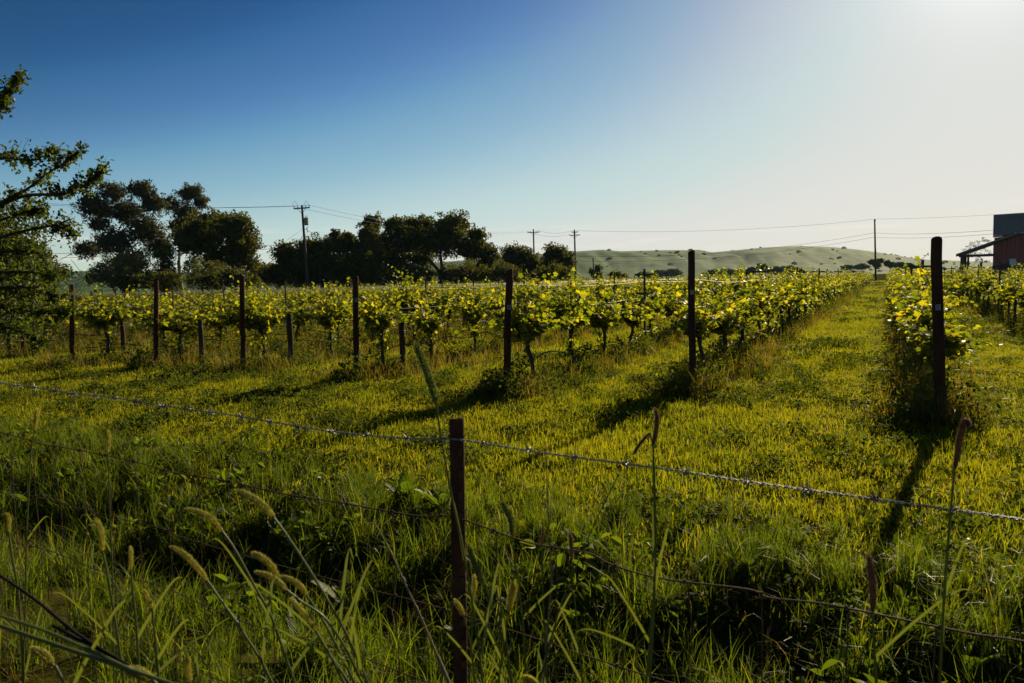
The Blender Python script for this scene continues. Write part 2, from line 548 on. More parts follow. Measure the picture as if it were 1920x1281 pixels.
ORD = ['zeroth', 'first', 'second', 'third', 'fourth', 'fifth', 'sixth', 'seventh', 'eighth', 'ninth', 'tenth', 'eleventh', 'twelfth', 'thirteenth', 'fourteenth',
       'fifteenth', 'sixteenth', 'seventeenth', 'eighteenth', 'nineteenth', 'twentieth']


def ordinal(n):
    if n <= 20:
        return ORD[n]
    tens = {2: 'twenty', 3: 'thirty', 4: 'forty', 5: 'fifty', 6: 'sixty', 7: 'seventy', 8: 'eighty', 9: 'ninety'}
    if n % 10 == 0:
        return tens[n // 10][:-1] + 'ieth'
    return tens[n // 10] + '-' + ORD[n % 10]


# ------------------------------------------------------------------ value noise
_perm = np.random.default_rng(3).random((256, 256))


def vnoise(x, y):
    xi = np.floor(x).astype(int)
    yi = np.floor(y).astype(int)
    fx, fy = x - xi, y - yi
    fx = fx * fx * (3 - 2 * fx)
    fy = fy * fy * (3 - 2 * fy)
    g = lambda i, j: _perm[(xi + i) & 255, (yi + j) & 255]
    return (g(0, 0) * (1 - fx) + g(1, 0) * fx) * (1 - fy) + (g(0, 1) * (1 - fx) + g(1, 1) * fx) * fy


def fbm(x, y, o=4):
    s, a, t = 0, 0.5, 0
    for i in range(o):
        s = s + a * vnoise(x * 2 ** i + 17 * i, y * 2 ** i - 9 * i)
        t += a
        a *= 0.5
    return s / t


# ------------------------------------------------------------------ layout: fence line, vine rows
ROW_ANG = R(27.0)
RD = np.array([math.sin(ROW_ANG), math.cos(ROW_ANG)])     # along a row, away from the camera
ED = np.array([-RD[1], RD[0]])                              # along the headland, to the left
FD = np.array([-0.87, 0.493])
FD /= np.linalg.norm(FD)                                    # along the wire fence, to the left
FN = np.array([FD[1], -FD[0]])
FN = FN if FN[1] > 0 else -FN                               # away from the camera, across the fence
POST = np.array([at(857, 785, 1.75).x, 1.75])
S_FENCE = float(POST @ FN)


def ground_z(x, y):
    x = np.asarray(x, float)
    y = np.asarray(y, float)
    s = x * FN[0] + y * FN[1]
    z = -0.34 * np.exp(-((s - 3.15) / 0.75) ** 2)
    z = z + 0.10 * (fbm(x * 0.5 + 40, y * 0.5 + 11, 3) - 0.5) * np.exp(-((s - 4) / 9) ** 2)
    return z


def gz(x, y):
    return float(ground_z(np.array([x]), np.array([y]))[0])


# ground: one sheet to the horizon, fine near the camera
def build_ground():
    u = np.linspace(-1, 1, 261)
    gx = np.sinh(u * 7.2) / math.sinh(7.2) * 2600
    gy = np.sinh(u * 7.2) / math.sinh(7.2) * 2600 + 3.0
    X, Y = np.meshgrid(gx, gy, indexing='ij')
    Z = ground_z(X, Y)
    n = len(u)
    i, j = np.meshgrid(np.arange(n - 1), np.arange(n - 1), indexing='ij')
    F = np.stack([i * n + j, (i + 1) * n + j, (i + 1) * n + j + 1, i * n + j + 1], -1).reshape(-1, 4)
    o = MB().add(np.stack([X, Y, Z], -1).reshape(-1, 3), F).build('ground', GROUND, smooth=True)
    tag(o, kind='structure', label='green and brown field ground with a shallow ditch by the fence')


build_ground()


# hills
def hill_range(name, prof, D, depth, label, gully=1.0, seed=0):
    """prof: list of (px, py) of the skyline; D distance of the crest"""
    px = np.array([p[0] for p in prof], float)
    crest = [at(p[0], p[1], D) for p in prof]
    ca = np.array([p.x / p.y for p in crest])
    ch = np.array([p.z for p in crest])
    na, nd = 640, 100
    A = np.linspace(ca[0], ca[-1], na)
    H = np.interp(A, ca, ch)
    t = np.linspace(0, 1.35, nd)
    AA, TT = np.meshgrid(A, t, indexing='ij')
    Yc = D - depth + depth * TT
    X = AA * Yc
    fall = np.where(TT <= 1, np.sin(np.clip(TT, 0, 1) * math.pi / 2) ** 1.7, 1 - ((TT - 1) / 0.35) ** 2 * 0.5)
    g = np.abs(fbm(AA * D / 55 + seed + TT * 1.6 + 0.8 * fbm(AA * D / 120, TT * 2, 2), TT * 1.8 + seed, 4) - 0.5) * 2.6
    g2 = fbm(X / 170 + 31 + seed, Yc / 200, 3) - 0.5
    relief = (0.2 * (g - 0.42) + 0.3 * g2) * gully * np.sin(np.clip(TT, 0, 1) ** 1.4 * math.pi)
    Z = (H[:, None] + 1.0) * np.clip(fall + relief, 0, 1.2) - 1.0
    lim = CAM_H + (H[:, None] - CAM_H) * Yc / D * (0.86 + 0.13 * np.clip(TT, 0, 1))
    Z = np.where(TT < 1, np.minimum(Z, lim), Z)
    i, j = np.meshgrid(np.arange(na - 1), np.arange(nd - 1), indexing='ij')
    F = np.stack([i * nd + j, (i + 1) * nd + j, (i + 1) * nd + j + 1, i * nd + j + 1], -1).reshape(-1, 4)
    global HILL_PTS
    HILL_PTS = (X, Yc, Z, TT, g)
    o = MB().add(np.stack([X, Yc, Z], -1).reshape(-1, 3), F).build(name, HILL, smooth=True)
    tag(o, kind='structure', label=label)


hill_range('hills', [(-300, 522), (0, 512), (160, 508), (400, 512), (700, 500), (900, 486), (1000, 477), (1085, 471), (1130, 468), (1165, 471), (1240, 469), (1290, 469), (1310, 468), (1335, 473), (1370, 470),
                     (1430, 464), (1500, 461), (1560, 463), (1610, 468), (1660, 475), (1700, 482), (1740, 487), (1800, 489), (1900, 494), (2100, 490), (2400, 500)],
           1100, 600, 'rolling green hills fading into haze behind the vineyard')

# ------------------------------------------------------------------ scatter by geometry nodes (only for stuff)
LIB = bpy.data.collections.new('source_shapes')


def lib_obj(name, mb, mats, smooth=False):
    o = bpy.data.objects.new(name, mb.mesh(name, mats, smooth))
    LIB.objects.link(o)
    return o


def scatter(name, pts, rot, sc, vi, sources, label, cat=None, parent=None):
    pts = np.asarray(pts, float)
    n = len(pts)
    me = bpy.data.meshes.new(name)
    me.vertices.add(n)
    me.vertices.foreach_set('co', pts.ravel())
    a = me.attributes.new('rot', 'FLOAT_VECTOR', 'POINT')
    a.data.foreach_set('vector', np.asarray(rot, np.float32).ravel())
    a = me.attributes.new('sc', 'FLOAT_VECTOR', 'POINT')
    a.data.foreach_set('vector', np.asarray(sc, np.float32).ravel())
    a = me.attributes.new('vi', 'INT', 'POINT')
    a.data.foreach_set('value', np.asarray(vi, np.int32))
    me.update()
    o = bpy.data.objects.new(name, me)
    COL.objects.link(o)
    ng = bpy.data.node_groups.new(name + '_nodes', 'GeometryNodeTree')
    ng.interface.new_socket('Geometry', in_out='INPUT', socket_type='NodeSocketGeometry')
    ng.interface.new_socket('Geometry', in_out='OUTPUT', socket_type='NodeSocketGeometry')
    gi = ng.nodes.new('NodeGroupInput')
    go = ng.nodes.new('NodeGroupOutput')
    join = ng.nodes.new('GeometryNodeJoinGeometry')

    def attr(nm, ty):
        q = ng.nodes.new('GeometryNodeInputNamedAttribute')
        q.data_type = ty
        q.inputs['Name'].default_value = nm
        return q.outputs['Attribute']
    ar, asc, av = attr('rot', 'FLOAT_VECTOR'), attr('sc', 'FLOAT_VECTOR'), attr('vi', 'INT')
    for k, s in enumerate(sources):
        cmp_ = ng.nodes.new('FunctionNodeCompare')
        cmp_.data_type = 'INT'
        cmp_.operation = 'EQUAL'
        ng.links.new(av, cmp_.inputs[2])
        cmp_.inputs[3].default_value = k
        oi = ng.nodes.new('GeometryNodeObjectInfo')
        oi.inputs['Object'].default_value = s
        oi.inputs['As Instance'].default_value = True
        ip = ng.nodes.new('GeometryNodeInstanceOnPoints')
        ng.links.new(gi.outputs[0], ip.inputs['Points'])
        ng.links.new(cmp_.outputs[0], ip.inputs['Selection'])
        ng.links.new(oi.outputs['Geometry'], ip.inputs['Instance'])
        ng.links.new(ar, ip.inputs['Rotation'])
        ng.links.new(asc, ip.inputs['Scale'])
        ng.links.new(ip.outputs[0], join.inputs[0])
    ng.links.new(join.outputs[0], go.inputs[0])
    md = o.modifiers.new('scatter', 'NODES')
    md.node_group = ng
    if parent is not None:
        o.parent = parent
    return tag(o, label, cat, kind='stuff')


def blades(n, spread, h0, h1, w, r, lean=0.35, curl=0.5, seg=3, flat=0.0):
    """a tuft of grass blades, tapered and bent"""
    mb = MB()
    rad = np.abs(r.normal(size=n)) * spread
    th = r.random(n) * 2 * math.pi
    bx, by = rad * np.cos(th), rad * np.sin(th)
    h = h0 + (h1 - h0) * r.random(n) ** 1.4
    az = r.random(n) * 2 * math.pi
    ln = np.abs(r.normal(size=n)) * lean
    ww = w * (0.6 + 0.8 * r.random(n))
    ta = r.random(n) * 2 * math.pi
    ts = np.linspace(0, 1, seg + 1)
    V = np.zeros((n, seg + 1, 2, 3))
    for i, t in enumerate(ts):
        bend = ln * t + curl * ln * t * t * 2
        out = h * np.sin(np.clip(bend, 0, 2.2)) * t * 0.9
        up = h * np.cos(np.clip(bend, 0, 2.2)) * t
        cx, cy = bx + out * np.cos(az), by + out * np.sin(az)
        wd = ww * (1 - t ** 2.2) * 0.5 + 0.0003
        for s in (0, 1):
            sg = -1 if s == 0 else 1
            V[:, i, s, 0] = cx + sg * wd * np.cos(ta)
            V[:, i, s, 1] = cy + sg * wd * np.sin(ta)
            V[:, i, s, 2] = up - 0.01
    k = (seg + 1) * 2
    q = np.array([[2 * i, 2 * i + 1, 2 * i + 3, 2 * i + 2] for i in range(seg)])
    F = ((np.arange(n) * k)[:, None, None] + q[None]).reshape(-1, 4)
    mb.add(V.reshape(-1, 3), F)
    return mb


def in_view(X, Y, z=0.3, m=150):
    """rough frustum test, with a margin for a step to the side"""
    ok = Y > 0.2
    ang = X / np.maximum(Y, 0.2)
    return ok & (ang > -0.78) & (ang < 0.78)


# vine row geometry -------------------------------------------------
ROW0 = np.array([4.66, 8.15])            # end post of row 1 (the big one at the right)
PITCH_ROW = 2.77
end_px = [(1763, 790, 449), (1299, 740, 471), (950, 744, 505), (668, 716, 520), (456, 698, 518), (292, 693, 527), (136, 690, 535), (44, 672, 545)]


def ground_at(px, py):
    d = ray(px, py)
    t = -CAM_H / d.z
    return CAM + d * t


end_xy = []
for p in end_px:
    g = ground_at(p[0], p[1])
    end_xy.append(np.array([g.x, g.y]))
# rows to the left of those seen, and to the right
N_LEFT, N_RIGHT = 16, 9
rows = {}
for k in range(len(end_xy)):
    rows[k] = end_xy[k]
for k in range(len(end_xy), N_LEFT):
    rows[k] = rows[k - 1] + ED * PITCH_ROW
for k in range(1, N_RIGHT + 1):
    rows[-k] = rows[0] - ED * PITCH_ROW * k


def ditch_spot(px, py):
    g = ground_at(px, py)
    x, y = g.x, g.y
    for _ in range(4):
        z = gz(x, y)
        d = ray(px, py)
        t = (z - CAM_H) / d.z
        x, y = d.x * t, d.y * t
    return x, y


# ground cover ------------------------------------------------------
def row_offset(X, Y):
    """distance from the nearest row line, and position along it"""
    P = np.stack([X - rows[0][0], Y - rows[0][1]], -1)
    e = P @ ED
    a = P @ RD
    base = np.array([(rows[k] - rows[0]) @ ED for k in sorted(rows)])
    st = np.array([(rows[k] - rows[0]) @ RD for k in sorted(rows)])
    d = np.abs(e[:, None] - base[None])
    i = d.argmin(1)
    return d[np.arange(len(X)), i], a - st[i]


def make_grass():
    r = np.random.default_rng(11)
    turf = [lib_obj('turf_tuft', blades(115, 0.13, 0.02, 0.075, 0.0075, r, lean=0.6), TURF) for _ in range(4)]
    turf += [lib_obj('turf_tuft', blades(70, 0.16, 0.03, 0.12, 0.0075, r, lean=0.6), TURF) for _ in range(2)]
    clover = MB()
    nn = 110
    pos = np.stack([r.normal(size=nn) * 0.14, r.normal(size=nn) * 0.14, 0.03 + 0.07 * r.random(nn)], -1)
    a, b, c = frames(nn, r, (0, 0, 2.2))
    shaped_leaves(clover, pos, a, b, c, 0.03 + 0.03 * r.random(nn), OVATE, 0.3)
    turf.append(lib_obj('clover_tuft', clover, CLOVER))
    # mown headland and alleys
    P = []
    def fill(smin, smax, ymin, ymax, dens, scale, row_gap):
        W = ymax * 0.8 + 2
        n = int(dens * (2 * W) * (ymax - ymin))
        X = r.uniform(-W, W, n)
        Y = r.uniform(ymin, ymax, n)
        ok = in_view(X, Y)
        s = X * FN[0] + Y * FN[1]
        ok &= (s > smin) & (s < smax)
        d, al = row_offset(X, Y)
        ok &= (al < 0.2) | (d > row_gap)
        X, Y, s = X[ok], Y[ok], s[ok]
        keep = r.random(len(X)) < 0.75 + 0.9 * (fbm(X * 0.9, Y * 0.9, 3) - 0.2)
        keep &= r.random(len(X)) < np.clip((s - smin) / 0.8 + 0.3, 0, 1)
        X, Y = X[keep], Y[keep]
        d, al = row_offset(X, Y)
        wheel = np.exp(-((d - 0.78) / 0.17) ** 2) * np.clip((al + 0.5) / 1.5, 0, 1)
        hgt = (1 - 0.5 * wheel) * (0.62 + 0.8 * fbm(X * 0.8 + 9, Y * 0.8, 3))
        kp = r.random(len(X)) < 1 - 0.35 * wheel
        P.append(np.stack([X, Y, ground_z(X, Y), np.full(len(X), scale), hgt], -1)[kp])
    fill(3.85, 99, 3.0, 14, 56, 1.0, 0.25)
    fill(4.3, 99, 14, 26, 22, 1.35, 0.25)
    fill(4.3, 999, 26, 48, 6, 2.0, 0.3)
    fill(4.3, 999, 48, 130, 1.6, 3.2, 0.4)
    P = np.concatenate(P)
    n = len(P)
    rot = np.stack([r.normal(size=n) * 0.08, r.normal(size=n) * 0.08, r.random(n) * 6.28], -1)
    g = 0.75 + 0.7 * r.random(n)
    sc = np.stack([P[:, 3], P[:, 3], P[:, 3] ** 0.6 * g * P[:, 4]], -1)
    pv = np.where(fbm(P[:, 0] * 0.35 + 5, P[:, 1] * 0.35, 3) > 0.55, 1, 0)
    vi = r.integers(0, 6, n)
    vi = np.where((r.random(n) < 0.025 + 0.06 * pv), 6, vi)
    scatter('mown_grass', P[:, :3], rot, sc, vi, turf, 'mown yellow-green grass on the headland and between the vine rows', 'grass')

    # rank growth in the fence ditch
    lush = [lib_obj('lush_tuft', blades(95, 0.08, 0.14, 0.44, 0.0058, r, lean=0.32, curl=0.7, seg=5), LUSH) for _ in range(4)]
    lush += [lib_obj('lush_tuft', blades(60, 0.07, 0.2, 0.55, 0.0062, r, lean=0.4, curl=0.9, seg=6), LUSH) for _ in range(2)]
    broad = MB()
    nn = 80
    zz = 0.04 + 0.26 * r.random(nn)
    pos = np.stack([r.normal(size=nn) * 0.11, r.normal(size=nn) * 0.11, zz], -1)
    a, b, c = frames(nn, r, (0, 0, 1.2))
    shaped_leaves(broad, pos, a, b, c, 0.045 + 0.06 * r.random(nn), OVATE, 0.45)
    lush.append(lib_obj('leafy_weed', broad, LUSH))
    straw = lib_obj('straw_tuft', blades(60, 0.16, 0.15, 0.4, 0.004, r, lean=1.3, curl=0.4, seg=4), TALLDRY)
    lush.append(straw)
    n0 = 9000
    X = r.uniform(-9, 8, n0)
    Y = r.uniform(1.0, 12, n0)
    s = X * FN[0] + Y * FN[1]
    ok = in_view(X, Y) & (s > 1.55) & (s < 5.3)
    X, Y, s = X[ok], Y[ok], s[ok]
    dens = np.interp(s, [1.5, 2.0, 2.5, 2.8, 3.3, 4.0, 4.6, 5.3], [0.45, 0.7, 0.5, 0.45, 0.75, 0.8, 0.6, 0.1])
    dens = dens * (0.35 + 1.2 * (fbm(X * 1.1 + 3, Y * 1.1, 3)))
    bare = np.zeros(len(X))
    for (px, py, rad) in ((300, 1120, 0.42), (215, 1090, 0.3), (560, 1160, 0.26), (790, 1190, 0.3), (1420, 1200, 0.3)):
        bx, by = ditch_spot(px, py)
        bare = np.maximum(bare, np.exp(-(((X - bx) ** 2 + (Y - by) ** 2) / rad ** 2) ** 2))
    dens = dens * (1 - 0.93 * bare)
    keep = r.random(len(X)) < dens
    X, Y, s, bare = X[keep], Y[keep], s[keep], bare[keep]
    n = len(X)
    rot = np.stack([r.normal(size=n) * 0.12, r.normal(size=n) * 0.12, r.random(n) * 6.28], -1)
    h = np.interp(s, [1.5, 2.2, 2.9, 3.6, 4.3, 5.2], [0.6, 0.7, 0.7, 0.85, 0.6, 0.35]) * (0.65 + 0.7 * r.random(n))
    sc = np.stack([h * 1.05, h * 1.05, h], -1)
    vi = r.integers(0, 6, n)
    vi = np.where(r.random(n) < np.interp(s, [3.0, 3.7, 4.5], [0.03, 0.09, 0.07]), 6, vi)
    vi = np.where((r.random(n) < np.interp(X, [-3.5, -1.5], [0.3, 0.05])) & (s < 3.2), 7, vi)
    vi = np.where(r.random(n) < bare * 0.8, 7, vi)
    scatter('ditch_grass', np.stack([X, Y, ground_z(X, Y)], -1), rot, sc, vi, lush, 'tall dark green grass and weeds along the fence ditch', 'grass')

    # rank grass under the vines
    rank = [lib_obj('rank_tuft', blades(20, 0.13, 0.18, 0.66, 0.010, r, lean=0.26, curl=0.6, seg=4), TALLDRY) for _ in range(5)]
    for _ in range(2):
        wd = MB()
        nn = 90
        zz = 0.03 + 0.5 * r.random(nn) ** 1.3
        pos = np.stack([r.normal(size=nn) * 0.12, r.normal(size=nn) * 0.12, zz], -1)
        a, b, c = frames(nn, r, (0, 0, 0.5))
        shaped_leaves(wd, pos, a, b, c, 0.04 + 0.06 * r.random(nn), OVATE, 0.4)
        rank.append(lib_obj('row_weed', wd, CLOVER))
    P = []
    for k in sorted(rows):
        L = 62 if k >= -1 else 40
        m = int(L * 17)
        al = L * r.random(m) ** 1.3 - 0.35
        off = r.normal(size=m) * 0.27
        if k >= 3:
            off = r.normal(size=m) * 0.45
        p = rows[k][None] + RD[None] * al[:, None] + ED[None] * off[:, None]
        far = np.clip((p[:, 1] - 18) / 30, 0, 1)
        kp = in_view(p[:, 0], p[:, 1]) & (r.random(m) < (1 - 0.5 * far))
        p, far = p[kp], far[kp]
        P.append(np.stack([p[:, 0], p[:, 1], 0 * p[:, 0], 0.8 + 0.45 * far], -1))
    P = np.concatenate(P)
    n = len(P)
    rot = np.stack([r.normal(size=n) * 0.1, r.normal(size=n) * 0.1, r.random(n) * 6.28], -1)
    g = P[:, 3] * (0.5 + 0.7 * r.random(n))
    scatter('rank_grass', P[:, :3], rot, np.stack([P[:, 3], P[:, 3], g], -1), np.where(r.random(n) < 0.16, 5 + r.integers(0, 2, n), r.integers(0, 5, n)), rank, 'tall yellowing grass growing under the vine rows', 'grass')


make_grass()

# ------------------------------------------------------------------ vines
ROWN = {}
for k in rows:
    if k == 0:
        ROWN[k] = 'the row of the tall tagged post'
    elif k > 0:
        ROWN[k] = f'the {ordinal(k)} row left of the track'
    else:
        ROWN[k] = f'the {ordinal(-k)} row on the barn side'


def vine_parts(seed, vigor=1.0):
    r = np.random.default_rng(100 + seed)
    droop = r.choice([0.02, 0.05, 0.09, 0.16])
    skew = r.normal() * 0.25
    trunk, arms, leaves = MB(), MB(), MB()
    hh = 0.74 + 0.1 * r.random()
    P = [np.array([0, 0, -0.06])]
    x = y = 0.0
    for z in np.linspace(0.12, hh, 5):
        x += r.normal() * 0.03
        y += r.normal() * 0.02
        P.append(np.array([x, y, z]))
    S = spline(P, 4)
    rad = np.interp(S[:, 2], [0, hh * 0.4, hh * 0.85, hh], [0.042, 0.028, 0.034, 0.045]) * (0.85 + 0.3 * r.random(len(S)))
    trunk.tube(S, rad, 8)
    head = P[-1]
    starts = []
    for sgn in (-1, 1):
        L = 0.28 + 0.24 * r.random()
        Q = [head - np.array([0, 0, 0.03])]
        for t in (0.3, 0.65, 1.0):
            Q.append(head + np.array([sgn * L * t, r.normal() * 0.03, 0.10 * t + r.normal() * 0.03]))
        C = spline(Q, 5)
        arms.tube(C, np.linspace(0.026, 0.014, len(C)), 6)
        for t in np.arange(0.1, 1.02, 0.13):
            i = min(int(t * (len(C) - 1)), len(C) - 1)
            starts.append(C[i])
    pos, size, ax = [], [], []
    for s in starts:
        for _ in range(3 if r.random() < 0.5 else 2):
            L = (0.22 + 0.62 * r.random() ** 1.5) * vigor
            tall = r.random() < 0.07
            if tall:
                L = 0.75 + 0.2 * r.random()
            d = np.array([r.normal() * 0.5 + skew, r.normal() * 0.5, 0.85 if not tall else 2.6])
            d /= np.linalg.norm(d)
            m = 7
            Q = [s]
            for i in range(m):
                d = d + np.array([r.normal() * 0.09, r.normal() * 0.09, (-droop - (0.2 if r.random() < 0.25 else 0)) if not tall else -0.02])
                d /= np.linalg.norm(d)
                Q.append(Q[-1] + d * L / m)
            Q = np.array(Q)
            arms.tube(Q, np.linspace(0.0055, 0.002, len(Q)), 4, cap=False)
            nl = int(5 + L * 15)
            for j in range(nl):
                t = (j + 0.5) / nl
                f = t * m
                i = int(f)
                p = Q[i] + (Q[min(i + 1, m)] - Q[i]) * (f - i)
                th = r.random() * 6.28
                out = np.array([math.cos(th), math.sin(th), 0.25 * r.normal()])
                pos.append(p + out * (0.03 + 0.05 * r.random()))
                ax.append(out + np.array([0, 0, -0.25]))
                size.append((0.10 - 0.05 * t ** 2) * (0.75 + 0.5 * r.random()))
    # a few low suckers
    for _ in range(r.integers(8, 46)):
        pos.append(head * (0.45 + 0.5 * r.random()) + r.normal(size=3) * np.array([0.07, 0.07, 0.06]))
        ax.append(r.normal(size=3))
        size.append(0.05 + 0.03 * r.random())
    pos, ax, size = np.array(pos), np.array(ax), np.array(size)
    a = ax / np.linalg.norm(ax, axis=1)[:, None]
    c = r.normal(size=a.shape) * 0.8 + np.array([0, 0, 0.9])
    c -= a * (a * c).sum(1)[:, None]
    c /= np.linalg.norm(c, axis=1)[:, None]
    b = np.cross(c, a)
    shaped_leaves(leaves, pos, a, b, c, size, GRAPE, 0.28)
    return trunk, arms, leaves


NV = 14
variants = []
for i in range(NV):
    tk, ar, lv = vine_parts(i, 1.0 + 0.25 * math.sin(i * 2.1))
    variants.append((tk.mesh('trunk', BARK, True), ar.mesh('cordon', BARK, True), lv.mesh('leaves', VINE_LEAF)))
    j = MB()
    for src, mi in ((tk, 0), (ar, 0), (lv, 1)):
        off = j.n
        V = np.concatenate(src.v)
        j.v.append(V)
        for f in src.f:
            j.f.append(f + off)
            j.mi.append(np.full(len(f), mi, int))
        j.n += len(V)
    variants[-1] += (lib_obj('vine_shape', j, [BARK, VINE_LEAF]),)

VSP = 1.7
spots = []
rv = np.random.default_rng(21)
for k in sorted(rows):
    L = 112 if k < 3 else (96 if k < 9 else 80)
    n = int(L / VSP)
    for q in range(n):
        al = 0.75 + q * VSP + rv.normal() * 0.07
        if rv.random() < 0.035 and q > 1:
            continue
        p = rows[k] + RD * al + ED * rv.normal() * 0.05
        if p[1] < 1:
            continue
        u = pix(p[0], p[1], 1.0)
        if not (-260 < u[0] < 2180):
            continue
        inside = -40 < u[0] < 1960
        # nearest rows that screen the others count first
        spots.append((p[1] + (0 if inside else 500), k, q + 1, p))
spots.sort(key=lambda s: s[0])
ROT_ROW = math.atan2(RD[1], RD[0])
for i, (dd, k, q, p) in enumerate(spots[:290]):
    v = variants[(i * 7 + k * 3) % NV]
    root = empty('grapevine', (p[0], p[1], gz(p[0], p[1])), ROT_ROW + (math.pi if rv.random() < 0.5 else 0) + rv.normal() * 0.06)
    s = 0.9 + 0.2 * rv.random()
    root.scale = (s, s, s * ((0.9 if 1 <= k <= 4 else 0.84) + 0.27 * rv.random()))
    tag(root, f'leafy grapevine, {ordinal(q)} from the end post in {ROWN[k]}', 'grapevine', 'grapevines in the trellised rows')
    for nm, me in zip(('trunk', 'cordon', 'leaves'), v[:3]):
        c = bpy.data.objects.new(nm, me)
        COL.objects.link(c)
        c.parent = root
        if nm == 'leaves':
            c['kind'] = 'stuff'
far = spots[290:]
if far:
    P = np.array([[p[0], p[1], 0.0] for _, _, _, p in far])
    n = len(P)
    scatter('distant_vines', P, np.stack([np.zeros(n), np.zeros(n), ROT_ROW + np.pi * (rv.random(n) < 0.5)], -1),
            (np.array([1.0, 1.0, 1.0])[None] * (0.87 + 0.2 * rv.random(n))[:, None]), rv.integers(0, NV, n), [v[3] for v in variants],
            'far rows of yellow-green vines merging towards the horizon', 'vines')


# a long shoot with leaves, hanging off a vine (part of that vine is not needed: it is its own cane)
def cane(pts, label, n=16, size=0.085, seed=1):
    r = np.random.default_rng(seed)
    root = empty('vine_cane', pts[0])
    P = spline(np.array([np.array(p) - np.array(pts[0]) for p in pts]), 8)
    MB().tube(P, np.linspace(0.006, 0.0022, len(P)), 5).build('stem', BARK, root, smooth=True)
    mb = MB()
    idx = np.linspace(1, len(P) - 1, n).astype(int)
    pos = P[idx] + r.normal(size=(n, 3)) * 0.025
    a, b, c = frames(n, r, (0, 0, 0.8))
    shaped_leaves(mb, pos, a, b, c, size * (0.6 + 0.6 * r.random(n)) * np.linspace(1, 0.6, n), GRAPE, 0.28)
    o = mb.build('leaves', VINE_LEAF, root)
    o['kind'] = 'stuff'
    tag(root, label, 'vine cane', 'long loose vine canes')


e0, e1, e3 = end_xy[0], end_xy[1], end_xy[3]
D0 = float(e0[1]) + 0.55
cane([at(1735, 590, D0), at(1705, 575, D0 - 0.1), at(1670, 560, D0 - 0.15), at(1636, 563, D0 - 0.2)], 'vine cane reaching left over the grass track beside the post tagged 5', 14, 0.1, 1)
cane([at(1745, 540, D0), at(1735, 515, D0), at(1722, 495, D0), at(1738, 478, D0)], 'vine cane curling up above the leaves beside the post tagged 5', 12, 0.07, 2)
cane([at(1785, 570, D0), at(1805, 560, D0), at(1832, 575, D0 - 0.1)], 'vine cane sticking out on the barn side of the post tagged 5', 10, 0.09, 3)
D1 = float(e1[1]) + 0.2
cane([at(1300, 700, D1), at(1280, 680, D1), at(1255, 692, D1 - 0.1), at(1222, 700, D1 - 0.2)], 'low vine sucker spreading over the grass at the post tagged 6', 12, 0.09, 4)
D3 = float(e3[1]) + 0.9
cane([at(790, 600, D3), at(797, 560, D3), at(792, 530, D3), at(802, 506, D3)], 'tall upright vine shoots standing above the fourth row', 18, 0.085, 5)
cane([at(672, 590, D3 - 0.6), at(668, 560, D3 - 0.6), at(664, 535, D3 - 0.6), at(657, 522, D3 - 0.6)], 'vine shoot climbing the end post of the fourth row', 9, 0.085, 6)
cane([at(935, 590, float(end_xy[2][1]) + 0.5), at(945, 550, float(end_xy[2][1]) + 0.5), at(938, 520, float(end_xy[2][1]) + 0.4)], 'thin vine shoot leaning on the end post of the third row', 9, 0.06, 7)

# ------------------------------------------------------------------ posts, wires, hoses of the trellis
def wood_post_mesh(name, h, r0, seed, mat):
    r = np.random.default_rng(seed)
    z = np.array([-0.3, 0.0, h * 0.3, h * 0.6, h * 0.9, h - 0.012, h])
    P = np.stack([r.normal(size=7) * 0.004, r.normal(size=7) * 0.004, z], -1)
    return MB().tube(P, np.array([1.04, 1.03, 1.0, 0.99, 0.97, 0.965, 0.94]) * r0, 12).mesh(name, mat, True)


DIG = {'5': [[(0.8, 1), (0.15, 1), (0.15, 0.58), (0.6, 0.58), (0.8, 0.45), (0.8, 0.12), (0.6, 0), (0.12, 0)]],
       '6': [[(0.75, 0.95), (0.4, 1), (0.15, 0.75), (0.12, 0.25), (0.3, 0), (0.65, 0), (0.82, 0.2), (0.8, 0.4), (0.6, 0.55), (0.15, 0.45)]]}


def number_tag(parent, z, r, digit, facing):
    """small plate with a pale rim and a number, fixed on the post's face"""
    w, h = 0.046, 0.058
    rot = Matrix.Rotation(facing, 4, 'Z')
    mb = MB().box((0, -0.0015, 0), (w, 0.003, h))
    p = mb.build('number_tag', TAG, parent)
    p.matrix_local = Matrix.Translation((0, 0, z)) @ rot @ Matrix.Translation((0.006, -r - 0.003, 0))
    pr = MB()
    t = 0.0035
    for c, s in (((0, -0.0035, h / 2 - t / 2), (w, 0.001, t)), ((0, -0.0035, -h / 2 + t / 2), (w, 0.001, t)), ((-w / 2 + t / 2, -0.0037, 0), (t, 0.001, h)), ((w / 2 - t / 2, -0.0037, 0), (t, 0.001, h))):
        pr.box(c, s)
    if digit:
        for line in DIG[digit]:
            for (x0, z0), (x1, z1) in zip(line[:-1], line[1:]):
                a = np.array([(x0 - 0.5) * 0.024, -0.004, (z0 - 0.5) * 0.034])
                b = np.array([(x1 - 0.5) * 0.024, -0.004, (z1 - 0.5) * 0.034])
                pr.tube([a, b], 0.0024, 4)
    pr.build('number', TAGPRINT, p)


